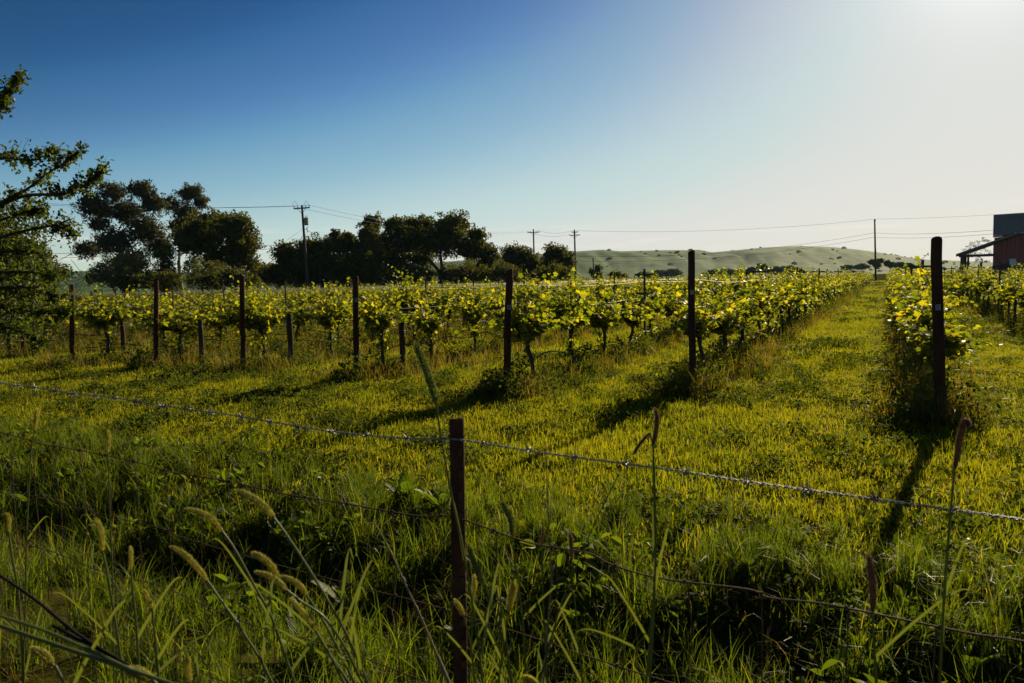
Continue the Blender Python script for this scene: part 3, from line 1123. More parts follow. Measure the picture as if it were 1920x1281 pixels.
WIRE_Z = (1.62, 1.22, 0.88)
for k, (px, pb, ptop) in enumerate(end_px):
    x, y = end_xy[k]
    top = at([1755, 1296, 955, 667, 454, 293, 134, 40][k], ptop, y)
    axis = top - Vector((x, y, gz(x, y)))
    h = axis.length
    rad = [0.056, 0.05, 0.052, 0.052, 0.052, 0.05, 0.05, 0.05][k]
    root = empty('end_post', (x, y, gz(x, y)))
    o = bpy.data.objects.new('shaft', wood_post_mesh('shaft', h, rad, k, POSTWOOD))
    COL.objects.link(o)
    o.parent = root
    rz = 0.0
    root.rotation_euler = Vector((0, 0, 1)).rotation_difference(axis).to_euler()
    facing = math.atan2(x, y) * -1 - rz
    if k < 4:
        number_tag(root, [1.26, 1.43, 1.29, 1.4][k], rad, ['5', '6', None, None][k], facing)
    # staple ends and wire tails at the top
    for q in range(2):
        th = ROT_ROW - rz + (q - 0.5) * 0.8
        P = spline([np.array([math.cos(th) * rad * 0.9, math.sin(th) * rad * 0.9, h - 0.12 - 0.22 * q]), np.array([math.cos(th) * (rad + 0.03), math.sin(th) * (rad + 0.03), h - 0.10 - 0.22 * q]),
                    np.array([math.cos(th + 0.5) * (rad + 0.05), math.sin(th + 0.5) * (rad + 0.05), h - 0.16 - 0.22 * q]), np.array([math.cos(th + 0.2) * (rad + 0.07), math.sin(th + 0.2) * (rad + 0.07), h - 0.13 - 0.22 * q])], 5)
        MB().tube(P, 0.0025, 4).build('wire_tail', STEEL, root)
    lab = ['tall dark wooden end post with small number tag 5, the rightmost in the vineyard', 'dark wooden end post with small tag 6 standing before the hills',
           'dark wooden end post in front of the dark oaks, third from the right', 'dark wooden end post wrapped by a vine shoot, fourth from the right',
           'dark wooden end post of the fifth row from the right', 'slim dark end post, second from the oak branches at left',
           'slim dark end post just right of the oak branches', 'leaning end post half hidden under the oak branches at the left edge'][k]
    tag(root, lab, 'post', 'vine row end posts')

# short brace posts
for k, (px, pb, ptop, dx) in enumerate([(None,) * 4, (None,) * 4, (None,) * 4, (757, 700, 603, 1.0), (547, 693, 590, 1.0), (380, 688, 600, 1.0), (233, 672, 596, 1.0), (20, 668, 590, 1.0)]):
    if px is None:
        continue
    g = ground_at(px, pb)
    h = at(px, ptop, g.y).z
    root = empty('brace_post', (g.x, g.y, gz(g.x, g.y)))
    o = bpy.data.objects.new('shaft', wood_post_mesh('shaft', h, 0.055, 40 + k, GREYWOOD))
    COL.objects.link(o)
    o.parent = root
    MB().tube([(0.058 * math.cos(t), 0.058 * math.sin(t), h - 0.15 + 0.006 * math.sin(3 * t)) for t in np.linspace(0, 2 * math.pi, 17)], 0.003, 4).build('wire_band', STEEL, root)
    tag(root, f'short thick brace post near the end of {ROWN[k]}', 'post', 'short brace posts')

# steel line posts with small cross arms
lp_sh = MB()
for q in range(3):
    th = q * 2 * math.pi / 3
    lp_sh.box((0.013 * math.cos(th), 0.013 * math.sin(th), 0.8), (0.028, 0.005, 2.1), Matrix.Rotation(th, 3, 'Z'))
lp_mesh = lp_sh.mesh('shaft', STEEL)
arm_mesh = MB().box((0, 0.018, 0), (0.035, 0.42, 0.03)).box((0, 0.018, 0.02), (0.012, 0.42, 0.012)).mesh('cross_arm', STEEL)
lpn = 0
for k in sorted(rows):
    if k < -4:
        continue
    for q in range(1, 13 if k < 4 else 9):
        al = q * VSP * 4 + 0.75 - VSP * 0.5 + rv.normal() * 0.1
        p = rows[k] + RD * al
        u = pix(p[0], p[1], 1.2)
        if p[1] < 2 or not (-100 < u[0] < 2020):
            continue
        root = empty('line_post', (p[0], p[1], 0), ROT_ROW + rv.normal() * 0.1)
        root.rotation_euler = (rv.normal() * 0.02, rv.normal() * 0.02, ROT_ROW)
        s = bpy.data.objects.new('shaft', lp_mesh)
        COL.objects.link(s)
        s.parent = root
        if k < 3:
            for zz in (1.30, 1.72):
                a = bpy.data.objects.new('cross_arm', arm_mesh)
                COL.objects.link(a)
                a.parent = root
                a.location = (0, 0, zz)
        tag(root, f'thin dark steel line post, {ordinal(q)} along {ROWN[k]}', 'post', 'steel line posts in the vine rows')

# trellis wires and drip hoses, one object each
for k in sorted(rows):
    if k < -3:
        continue
    L = 60
    for w, (z, nm) in enumerate(zip(WIRE_Z, ('top', 'middle', 'lowest'))):
        if (k > 9 or k < -1) and w > 0:
            continue
        al = np.linspace(0, L, 121)
        sag = -0.035 * np.sin(np.pi * ((al / (VSP * 4)) % 1)) - (0.05 if w == 0 else 0) * np.minimum(al / 3, 1)
        P = np.stack([rows[k][0] + RD[0] * al, rows[k][1] + RD[1] * al, z + sag], -1)
        o = MB().tube(P - P[0], np.interp(al, [0, 20, 60], [0.0018, 0.0024, 0.0035]), 4).build('trellis_wire', TREWIRE, loc=P[0])
        tag(o, f'{nm} trellis wire stretched along {ROWN[k]}', 'wire', 'trellis wires')
    if -1 <= k <= 8:
        al = np.linspace(0.3, 40, 200)
        r_ = np.random.default_rng(60 + k)
        z = 0.42 + 0.10 * (vnoise(al * 0.55 + k * 7, al * 0 + k) - 0.5) * 2 - 0.05 * np.sin(al * 2 * math.pi / VSP)
        off = 0.04 * np.sin(al * 1.3 + k)
        P = np.stack([rows[k][0] + RD[0] * al + ED[0] * off, rows[k][1] + RD[1] * al + ED[1] * off, z], -1)
        o = MB().tube(P - P[0], 0.0095, 6).build('drip_hose', HOSE, smooth=True, loc=P[0])
        tag(o, f'black drip irrigation hose slung along {ROWN[k]}', 'hose', 'drip irrigation hoses')

# ------------------------------------------------------------------ trees
def grow_tree(name, base, lobes_px, D, leafmat, barkmat, label, cat='tree', group=None, leaf=0.2, dens=1.0, outline=DIAMOND, gap=0.0, trunk_r=0.22, depth_spread=0.35, seed=0, fill=1.0, crown_name='crown'):
    r = np.random.default_rng(500 + seed)
    root = empty(name, base)
    B = np.array(base)
    lobes = []
    for (px, py, rx, ry) in lobes_px:
        dd = D + r.normal() * depth_spread * rx / FPX * D * 1.5
        c = at(px, py, dd)
        m = D / FPX
        lobes.append((np.array([c.x, c.y, c.z]) - B, np.array([rx * m, 0.85 * (rx + ry) / 2 * m, ry * m])))
    wood = MB()
    top = max(l[0][2] for l in lobes)
    lo = min(l[0][2] for l in lobes)
    fork = np.array([r.normal() * 0.2, r.normal() * 0.2, max(lo * 0.55, top * 0.3)])
    S = spline([np.array([0, 0, -0.3]), fork * 0.5 + r.normal(size=3) * 0.08, fork], 4)
    wood.tube(S, np.linspace(trunk_r * 1.25, trunk_r * 0.85, len(S)), 8)
    mains = []
    for c, s in sorted(lobes, key=lambda l: -l[1][0]):
        if len(mains) >= 4:
            near = min(mains, key=lambda q: np.linalg.norm(q - c))
            S = spline([near - np.array([0, 0, 0.1]), (near + c) / 2 + np.array([r.normal() * 0.2, r.normal() * 0.2, 0.2]), c], 4)
            wood.tube(S, np.linspace(trunk_r * 0.3, trunk_r * 0.1, len(S)), 5)
            mains.append(c)
            continue
        mains += [fork + (c - fork) * 0.6, c]
        mid = fork + (c - fork) * 0.5 + np.array([r.normal() * 0.3, r.normal() * 0.3, 0.15 * abs(c[2] - fork[2])])
        S = spline([fork - np.array([0, 0, 0.2]), mid, c], 5)
        wood.tube(S, np.linspace(trunk_r * 0.6, trunk_r * 0.13, len(S)), 6)
        for q in range(5):
            d = r.normal(size=3)
            d /= np.linalg.norm(d)
            d[2] = abs(d[2]) * 0.7
            T = c + d * s * 0.9
            S = spline([mid + (c - mid) * 0.5, (mid + c + T) / 3, T], 3)
            wood.tube(S, np.linspace(trunk_r * 0.2, 0.02, len(S)), 4, cap=False)
    wood.build('trunk', barkmat, root, smooth=True)
    mb = MB()
    for c, s in lobes:
        vol = (s[0] * s[1] * s[2]) ** (1 / 3)
        ncl = max(10, int(38 * dens * (vol / 1.6) ** 1.6))
        d = r.normal(size=(ncl, 3))
        d /= np.linalg.norm(d, axis=1)[:, None]
        if gap:
            keep = r.random(ncl) > gap
            d = d[keep]
            ncl = len(d)
        cc = c + d * s * (0.62 + 0.5 * r.random((ncl, 1)))
        rc = (0.15 + 0.15 * r.random(ncl)) * vol + 0.14
        nl = np.maximum((rc / leaf) ** 2 * 4.2 * dens, 12).astype(int)
        own = np.repeat(np.arange(ncl), nl)
        u = r.normal(size=(len(own), 3))
        u /= np.linalg.norm(u, axis=1)[:, None]
        u *= (0.35 + 0.65 * r.random((len(own), 1)) ** 0.5)
        u[:, 2] *= 0.75
        pos = cc[own] + u * rc[own][:, None]
        a, b, n_ = frames(len(own), r, (0, 0, 0.6))
        shaped_leaves(mb, pos, a, b, n_, leaf * (0.6 + 0.8 * r.random(len(own))), outline, 0.2)
        # inner fill keeps the crown from being hollow
        if not gap:
            m = int(150 * fill * dens * (vol / 1.2) ** 2)
            u = r.normal(size=(m, 3))
            u /= np.linalg.norm(u, axis=1)[:, None]
            pos = c + u * s * 0.75 * r.random((m, 1)) ** 0.4
            a, b, n_ = frames(m, r)
            shaped_leaves(mb, pos, a, b, n_, leaf * 2.2 * (0.7 + 0.6 * r.random(m)), outline, 0.2)
    o = mb.build(crown_name, leafmat, root)
    o['kind'] = 'stuff'
    tag(root, label, cat, group)
    return root


def base_at(px, D):
    d = ray(px, 540)
    return (d.x / d.y * D, D, 0.0)


GT = 'trees beyond the vineyard'
grow_tree('eucalyptus_tree', base_at(235, 88), [(170, 383, 28, 26), (212, 362, 28, 22), (262, 355, 28, 18), (288, 380, 26, 24), (240, 398, 38, 26), (188, 420, 24, 18), (165, 468, 30, 17), (215, 452, 42, 26), (270, 430, 36, 28), (245, 488, 40, 24), (298, 458, 28, 34), (196, 395, 20, 16)],
          88, GUM_LEAF, GUMBARK, 'tall ragged eucalyptus with pale limbs behind the left vine rows', group=GT, leaf=0.36, outline=SLIM, dens=1.3, gap=0.0, trunk_r=0.35, seed=1, fill=0.8)
grow_tree('eucalyptus_tree', base_at(345, 96), [(323, 384, 17, 17), (355, 362, 26, 16), (376, 378, 16, 15), (347, 400, 28, 20), (335, 425, 22, 20)],
          96, GUM_LEAF, GUMBARK, 'slimmer eucalyptus top rising behind the round dark oak', group=GT, leaf=0.36, outline=SLIM, dens=1.3, gap=0.0, trunk_r=0.25, seed=2, fill=0.8)
grow_tree('oak_tree', base_at(415, 84), [(398, 420, 46, 25), (440, 426, 42, 28), (380, 450, 48, 32), (454, 458, 34, 34), (420, 488, 50, 30), (350, 452, 28, 28), (466, 492, 24, 22)],
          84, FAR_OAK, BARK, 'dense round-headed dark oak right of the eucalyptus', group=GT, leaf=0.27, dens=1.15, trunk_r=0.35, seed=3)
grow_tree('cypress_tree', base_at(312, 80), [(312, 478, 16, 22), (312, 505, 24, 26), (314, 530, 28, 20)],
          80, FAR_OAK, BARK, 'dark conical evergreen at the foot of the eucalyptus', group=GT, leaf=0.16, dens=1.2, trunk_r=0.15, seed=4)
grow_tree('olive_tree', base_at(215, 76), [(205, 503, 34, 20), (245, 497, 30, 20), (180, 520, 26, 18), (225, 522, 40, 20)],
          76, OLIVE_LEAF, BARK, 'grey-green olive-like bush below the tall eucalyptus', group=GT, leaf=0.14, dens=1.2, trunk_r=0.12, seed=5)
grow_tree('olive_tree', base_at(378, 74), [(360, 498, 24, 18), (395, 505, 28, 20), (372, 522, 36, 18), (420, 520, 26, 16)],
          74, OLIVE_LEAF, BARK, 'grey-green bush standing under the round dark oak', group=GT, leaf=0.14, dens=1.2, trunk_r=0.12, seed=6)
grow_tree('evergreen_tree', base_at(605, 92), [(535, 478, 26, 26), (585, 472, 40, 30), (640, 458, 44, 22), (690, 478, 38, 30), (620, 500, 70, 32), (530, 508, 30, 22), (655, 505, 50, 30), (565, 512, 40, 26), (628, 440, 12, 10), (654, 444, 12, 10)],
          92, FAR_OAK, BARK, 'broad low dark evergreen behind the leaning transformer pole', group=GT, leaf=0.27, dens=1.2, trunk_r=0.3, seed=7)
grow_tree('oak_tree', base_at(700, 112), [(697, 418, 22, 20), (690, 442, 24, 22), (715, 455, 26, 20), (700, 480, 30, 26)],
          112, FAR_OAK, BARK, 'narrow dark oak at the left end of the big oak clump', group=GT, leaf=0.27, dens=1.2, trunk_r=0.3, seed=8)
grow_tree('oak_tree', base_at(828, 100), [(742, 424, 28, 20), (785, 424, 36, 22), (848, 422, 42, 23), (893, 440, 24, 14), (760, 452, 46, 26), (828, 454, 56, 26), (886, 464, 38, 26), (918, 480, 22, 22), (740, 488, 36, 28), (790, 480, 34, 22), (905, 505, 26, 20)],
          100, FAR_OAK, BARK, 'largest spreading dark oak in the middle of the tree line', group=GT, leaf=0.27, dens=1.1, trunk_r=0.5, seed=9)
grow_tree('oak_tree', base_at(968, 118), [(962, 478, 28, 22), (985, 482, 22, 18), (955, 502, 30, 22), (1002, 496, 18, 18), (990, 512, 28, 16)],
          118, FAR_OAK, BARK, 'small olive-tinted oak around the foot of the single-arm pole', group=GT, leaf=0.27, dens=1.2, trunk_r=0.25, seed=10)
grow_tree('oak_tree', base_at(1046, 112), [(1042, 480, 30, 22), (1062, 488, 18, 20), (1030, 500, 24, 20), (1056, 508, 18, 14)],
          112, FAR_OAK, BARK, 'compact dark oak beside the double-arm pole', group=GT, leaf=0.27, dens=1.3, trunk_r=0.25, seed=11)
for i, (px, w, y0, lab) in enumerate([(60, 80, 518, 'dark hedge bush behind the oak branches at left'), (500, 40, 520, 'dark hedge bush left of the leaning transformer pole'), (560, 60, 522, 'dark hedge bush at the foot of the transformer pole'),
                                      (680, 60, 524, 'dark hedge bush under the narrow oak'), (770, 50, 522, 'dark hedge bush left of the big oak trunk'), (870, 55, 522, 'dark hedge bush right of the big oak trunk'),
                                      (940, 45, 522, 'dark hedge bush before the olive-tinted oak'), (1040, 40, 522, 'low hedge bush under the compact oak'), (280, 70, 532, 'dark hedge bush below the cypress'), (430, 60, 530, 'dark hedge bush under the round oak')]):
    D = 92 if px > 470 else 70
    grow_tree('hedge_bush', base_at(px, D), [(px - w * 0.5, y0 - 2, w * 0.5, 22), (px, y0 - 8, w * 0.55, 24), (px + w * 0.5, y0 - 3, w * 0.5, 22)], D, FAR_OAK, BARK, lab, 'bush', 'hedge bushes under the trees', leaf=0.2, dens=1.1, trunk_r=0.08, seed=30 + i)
# small far trees on the flat
FT = [(1130, 155, [(1122, 503, 9, 9), (1110, 510, 8, 8), (1120, 518, 12, 8)], FAR_OAK, 'small dark tree wrapped round the stub pole'),
      (1160, 170, [(1152, 515, 14, 7), (1165, 518, 14, 6)], FAR_OAK, 'low dark bush right of the stub pole'),
      (1212, 330, [(1205, 515, 12, 6), (1220, 518, 14, 6)], FAR_OAK, 'dark bush among the vines left of the post tagged 6'),
      (1428, 260, [(1426, 499, 8, 6), (1432, 502, 7, 6), (1428, 508, 6, 6)], FAR_OAK, 'tiny dark round tree behind a line post under the hill'),
      (1412, 420, [(1410, 508, 10, 7), (1405, 512, 8, 6)], BLUE_LEAF, 'hazy small tree at the hill foot left of the round tree'),
      (1470, 480, [(1455, 508, 16, 7), (1478, 507, 18, 8), (1498, 510, 14, 6)], BLUE_LEAF, 'hazy clump of trees under the highest hill'),
      (1360, 520, [(1340, 512, 14, 6), (1362, 511, 16, 6), (1385, 512, 12, 5)], BLUE_LEAF, 'hazy clump of trees right of the post tagged 6'),
      (1250, 560, [(1238, 513, 14, 6), (1262, 512, 16, 7)], BLUE_LEAF, 'hazy tree clump left of the post tagged 6'),
      (1640, 300, [(1636, 491, 9, 5), (1650, 489, 8, 4), (1644, 498, 8, 5)], OLIVE_LEAF, 'flat-topped small tree at the foot of the lone pole'),
      (1668, 330, [(1664, 494, 8, 6), (1672, 497, 8, 5)], BLUE_LEAF, 'small hazy tree right of the lone pole'),
      (1600, 520, [(1590, 502, 14, 4), (1615, 500, 14, 5)], BLUE_LEAF, 'thin hazy tree clump left of the lone pole'),
      (1690, 420, [(1685, 497, 12, 5), (1702, 498, 12, 4)], BLUE_LEAF, 'thin hazy tree clump near the post tagged 5')]
for i, (bx, D, lobes, mt, lab) in enumerate(FT):
    grow_tree('small_tree', base_at(bx, D), lobes, D, mt, BARK, lab, 'tree', 'small far trees on the flat', leaf=0.0016 * D + 0.05, dens=0.9, trunk_r=0.12, seed=60 + i)
grow_tree('pine_tree', base_at(1838, 130), [(1840, 451, 10, 5), (1822, 460, 12, 6), (1836, 464, 13, 6), (1812, 468, 9, 4), (1855, 455, 7, 4), (1826, 478, 16, 6), (1850, 474, 10, 7), (1840, 490, 14, 6)],
          130, GUM_LEAF, BARK, 'open-crowned pine seen behind the barn lean-to', 'tree', leaf=0.22, dens=1.2, outline=SLIM, gap=0.15, trunk_r=0.2, seed=80)


# the near oak at the left edge: trunk out of the frame, boughs reaching in
def near_oak():
    r = np.random.default_rng(77)
    D = 8.6
    bx = at(-330, 600, D)
    base = np.array([bx.x, D, gz(bx.x, D)])
    root = empty('near_oak_tree', tuple(base))
    wood, lv = MB(), MB()
    tw = []
    def P(px, py, dd=0.0):
        q = at(px, py, D + dd)
        return np.array([q.x, q.y, q.z]) - base
    crown = P(-300, 330)
    S = spline([np.array([0, 0, -0.3]), np.array([0.1, 0.05, 0.9]), P(-310, 470), crown, P(-280, 150)], 6)
    wood.tube(S, np.linspace(0.24, 0.06, len(S)), 10)
    boughs = [([(-310, 440), (-150, 340), (0, 298), (60, 300), (100, 284)], 0.030, 0.0, 0.55),
              ([(-310, 480), (-120, 420), (20, 372), (90, 325), (152, 283)], 0.030, 0.2, 0.5),
              ([(-310, 500), (-100, 440), (30, 372), (120, 364), (160, 346), (192, 322)], 0.034, 0.0, 0.55),
              ([(-300, 250), (-120, 220), (-30, 205), (8, 180), (34, 148)], 0.024, 0.1, 0.55),
              ([(-300, 300), (-120, 262), (-20, 220), (12, 190)], 0.02, 0.4, 0.55),
              ([(-310, 520), (-60, 460), (60, 430), (110, 425), (142, 440)], 0.028, 0.3, 0.35),
              ([(-310, 540), (-60, 515), (50, 510), (105, 518)], 0.03, -0.3, 0.5),
              ([(-310, 560), (-80, 575), (40, 578), (70, 588), (128, 584)], 0.028, -0.4, 0.35),
              ([(-310, 470), (-60, 430), (40, 400), (80, 395)], 0.028, 0.6, 0.7),
              ([(-310, 520), (-40, 480), (50, 470), (85, 480)], 0.028, 0.8, 0.8),
              ([(-310, 540), (-40, 540), (60, 540), (110, 560)], 0.028, 0.5, 0.8),
              ([(-310, 560), (-40, 600), (30, 620), (80, 640)], 0.026, 0.1, 0.6)]
    for pts, rad, dd, dn in boughs:
        C = spline([P(x, y, dd * (i / len(pts)) + r.normal() * 0.1) for i, (x, y) in enumerate(pts)], 10)
        wood.tube(C, np.linspace(rad, 0.004, len(C)), 6)
        # twigs
        L = len(C)
        for i in range(int(L * 0.32), L):
            f = i / L
            for _ in range(2 if r.random() < dn else 1):
                if r.random() > 0.55 + dn * 0.5:
                    continue
                d = (C[min(i + 1, L - 1)] - C[i - 1])
                d /= np.linalg.norm(d) + 1e-9
                d = d * 0.5 + r.normal(size=3) * 0.55 + np.array([0, 0, 0.12])
                d /= np.linalg.norm(d)
                tl = (0.23 - 0.15 * f) * (0.5 + r.random()) * (0.6 + dn)
                q1 = C[i] + d * tl * 0.5 + r.normal(size=3) * 0.02
                q2 = C[i] + d * tl + np.array([0, 0, 0.03])
                T = spline([C[i], q1, q2], 4)
                wood.tube(T, np.linspace(0.004, 0.0015, len(T)), 4, cap=False)
                tw.append(T)
        for q in range(3):
            tw.append(C[-4:] + r.normal(size=3) * 0.005)
    for T in tw:
        n = int(11 + 12 * r.random())
        i = r.integers(0, len(T), n)
        pos = T[i] + r.normal(size=(n, 3)) * 0.022
        a, b, c = frames(n, r, (0, 0, 0.9))
        shaped_leaves(lv, pos, a, b, c, 0.032 + 0.03 * r.random(n), OAKL, 0.25)
    # denser inner leaf mass low at the edge of the frame
    for (px, py, rx, ry, dd, n) in [(-40, 440, 90, 60, 1.0, 1500), (10, 500, 70, 55, 1.0, 1600), (40, 545, 55, 40, 0.9, 1000), (-60, 560, 100, 60, 0.6, 1600), (20, 600, 45, 30, 0.3, 420), (40, 405, 50, 20, 1.2, 300), (70, 520, 40, 40, 1.2, 500)]:
        c0 = P(px, py, dd)
        m = D / FPX
        k = n // 14
        cc = c0 + r.normal(size=(k, 3)) * np.array([rx, (rx + ry) / 2, ry]) * m * 0.55
        for q in cc:
            pos = q + r.normal(size=(14, 3)) * 0.075
            a, b, c = frames(14, r, (0, 0, 0.7))
            shaped_leaves(lv, pos, a, b, c, 0.035 + 0.03 * r.random(14), OAKL, 0.25)
            T = spline([q + r.normal(size=3) * 0.1, q, q + r.normal(size=3) * 0.12], 3)
            wood.tube(T, 0.003, 4, cap=False)
    wood.build('trunk', BARK, root, smooth=True)
    o = lv.build('crown', OAK_LEAF, root)
    o['kind'] = 'stuff'
    tag(root, 'near oak whose leafy branches reach in from the left edge', 'tree')


near_oak()
# scrub and tree dots on the hills
def hill_scrub():
    r = np.random.default_rng(321)
    X, Y, Z, T, g = HILL_PTS
    balls = []
    for q in range(3):
        mb = MB()
        n = 130
        u = r.normal(size=(n, 3))
        u /= np.linalg.norm(u, axis=1)[:, None]
        pos = u * np.array([1, 1, 0.8]) * (0.6 + 0.45 * r.random((n, 1))) + np.array([0, 0, 0.6])
        a, b, c = frames(n, r)
        shaped_leaves(mb, pos, a, b, c, 0.3 + 0.3 * r.random(n), DIAMOND, 0.2)
        balls.append(lib_obj('scrub_ball', mb, BLUE_LEAF))
    pr = np.clip(0.42 - g, 0, 1) ** 1.5 * (fbm(X / 60, Y / 60, 3) > 0.5) * (T < 0.98) * (T > 0.08)
    ang = X / Y
    ridge = (T > 0.97) & (T < 1.01) & (ang > 0.335) & (ang < 0.385)
    pr = pr + ridge * 0.8 + 0.002 * (T < 1)
    pr = (pr * (ang > -0.8) * (ang < 0.8)).ravel()
    idx = r.choice(len(pr), 200, replace=False, p=pr / pr.sum())
    P = np.stack([X.ravel()[idx], Y.ravel()[idx], Z.ravel()[idx] - 0.3], -1)
    n = len(P)
    sc = (1.0 + 1.6 * r.random(n) ** 2)[:, None] * np.array([1.3, 1.3, 0.9])
    scatter('hill_scrub', P, np.stack([0 * sc[:, 0], 0 * sc[:, 0], r.random(n) * 6], -1), sc, r.integers(0, 3, n), balls, 'dark scrub and trees dotting the hillside folds', 'scrub')


hill_scrub()
# a fuller tree behind the near oak boughs
grow_tree('oak_tree', base_at(10, 34), [(10, 440, 45, 40), (45, 485, 45, 45), (70, 530, 45, 30), (-20, 500, 60, 60)],
          34, FAR_OAK, BARK, 'bushy oak standing behind the near oak branches at left', group=GT, leaf=0.10, dens=1.2, gap=0.0, trunk_r=0.2, seed=90)

# ------------------------------------------------------------------ barn
def barn():
    D = 70.0
    yaw = R(-4)
    ref = at(1862, 500, D)
    root = empty('barn', (ref.x, D, 0.0), -math.atan2(ref.x, D))
    m = D / FPX * math.cos(math.atan2(ref.x, D))
    def wx(px):
        return (px - 1862) * m
    def wz(px, py):
        return at(px, py, D).z
    z_eave = wz(1797, 477)
    z_lt = wz(1905, 440)
    x0, x1 = wx(1797), wx(1905)
    slope = (z_lt - z_eave) / (x1 - x0)
    X2 = x1 + 0.2
    z2 = z_eave + slope * (X2 - x0)
    depth = 9.0
    # gable wall facing us: boards
    nb = 0
    bw = 0.34
    xb = 0.0
    while xb < 9.0:
        zt = min(z_eave + slope * (xb + bw / 2 - x0), z2) - 0.16
        MB().box((xb + bw / 2, 0, zt / 2), (bw - 0.025, 0.05, zt)).build('board', BARN, root)
        xb += bw
    MB().box((4.5, 0.06, (z2 - 0.3) / 2), (8.9, 0.06, z2 - 0.35)).build('wall', BARNTRIM, root)
    yb = 0.1
    while yb < depth:
        zt = z_eave + slope * (0 - x0) - 0.2
        MB().box((0.0, yb + bw / 2, zt / 2), (0.05, bw - 0.025, zt)).build('board', BARN, root)
        yb += bw
    # lean-to roof
    th = 0.14
    rf = MB()
    rf.prism([(x0 - 0.25, z_eave - 0.25 * slope), (X2, z2), (X2, z2 + th), (x0 - 0.25, z_eave - 0.25 * slope + th)], -0.7, depth + 0.4)
    lean = rf.build('lean_to_roof', ROOFING, root)
    MB().prism([(x0 - 0.25, z_eave - 0.25 * slope - 0.12), (X2, z2 - 0.12), (X2, z2 - 0.01), (x0 - 0.25, z_eave - 0.25 * slope - 0.01)], -0.78, -0.72).build('fascia', BARNTRIM, lean)
    MB().box(((x0 + 0.25), -0.45, z_eave / 2), (0.28, 0.28, z_eave - 0.08)).build('porch_post', BARNTRIM, root)
    MB().box(((x0 + 0.25), depth - 0.4, z_eave / 2), (0.28, 0.28, z_eave - 0.08)).build('porch_post', BARNTRIM, root)
    MB().box(((x0 + 0.75), -0.45, z_eave / 2), (0.18, 0.18, z_eave - 0.02)).build('porch_post', BARNTRIM, root)
    MB().box(((x0) / 2, -0.45, z_eave - 0.16), (-x0, 0.2, 0.24)).build('porch_beam', BARNTRIM, root)
    # upper storey with roof sloping towards us
    zu0 = z_eave + slope * (wx(1872) - x0) - 0.3
    z_eu, z_rd = wz(1872, 436), wz(1868, 398)
    ux0 = wx(1871)
    uy = 1.2
    xb = ux0
    while xb < 9.0:
        zb = zu0 - 0.2
        MB().box((xb + bw / 2, uy, (zb + z_eu) / 2 + 0.05), (bw - 0.025, 0.05, z_eu - zb + 0.1)).build('board', BARN, root)
        xb += bw
    MB().box((4.9, uy + 2.5, (zu0 + z_eu) / 2), (8.0, 4.6, z_eu - zu0)).build('wall', BARN, root)
    gab = MB()
    rise = z_rd - z_eu
    n = 3.6
    V = [[ux0 - 0.45, uy - 0.45, z_eu - 0.1], [9.5, uy - 0.45, z_eu - 0.1], [9.5, uy + 2.5, z_rd], [ux0 - 0.45, uy + 2.5, z_rd], [ux0 - 0.45, uy + 5.4, z_eu - 0.1], [9.5, uy + 5.4, z_eu - 0.1]]
    V2 = [[v[0], v[1], v[2] - 0.14] for v in V]
    gab.add(V + V2, [[0, 1, 2, 3], [3, 2, 5, 4], [6, 9, 8, 7], [9, 10, 11, 8], [0, 6, 7, 1], [4, 5, 11, 10], [0, 3, 9, 6], [3, 4, 10, 9], [1, 7, 8, 2], [2, 8, 11, 5]])
    up = gab.build('upper_roof', ROOFING, root)
    MB().add([[ux0, uy, z_eu - 0.12], [ux0, uy + 5, z_eu - 0.12], [ux0, uy + 2.5, z_rd - 0.2], [ux0 + 0.06, uy, z_eu - 0.12], [ux0 + 0.06, uy + 5, z_eu - 0.12], [ux0 + 0.06, uy + 2.5, z_rd - 0.2]],
             [[0, 2, 1], [3, 4, 5]]).build('gable_end', BARN, root)
    P = spline([np.array([ux0 + 1.2, uy - 0.5, z_eu - 0.1]), np.array([ux0 + 2.0, uy - 0.5, z_eu - 0.12]), np.array([ux0 + 2.25, uy - 0.3, z_eu - 0.4]), np.array([ux0 + 2.25, uy - 0.2, z_eu - 1.0])], 5)
    MB().tube(P, 0.045, 6).build('downpipe', PALEPAINT, up)
    w = MB().box((ux0 + 0.14, uy - 0.035, (zu0 + z_eu) / 2 + 0.18), (0.28, 0.04, 0.72)).build('window', PALEPAINT, root)
    MB().box((ux0 + 0.14, uy - 0.058, (zu0 + z_eu) / 2 + 0.18), (0.2, 0.01, 0.62)).build('pane', GLASS, w)
    MB().box((wx(1898), -0.14, wz(1898, 492)), (0.5, 0.22, 0.62)).build('meter_cabinet', PALEPAINT, root)
    d = MB().box((wx(1884), -0.05, 1.05), (0.9, 0.05, 2.1)).build('door', BARNTRIM, root)
    MB().box((wx(1884) + 0.34, -0.09, 1.05), (0.04, 0.05, 0.14)).build('handle', GALV, d)
    tag(root, 'red-brown board barn with lean-to porch at the right edge', 'barn')


barn()


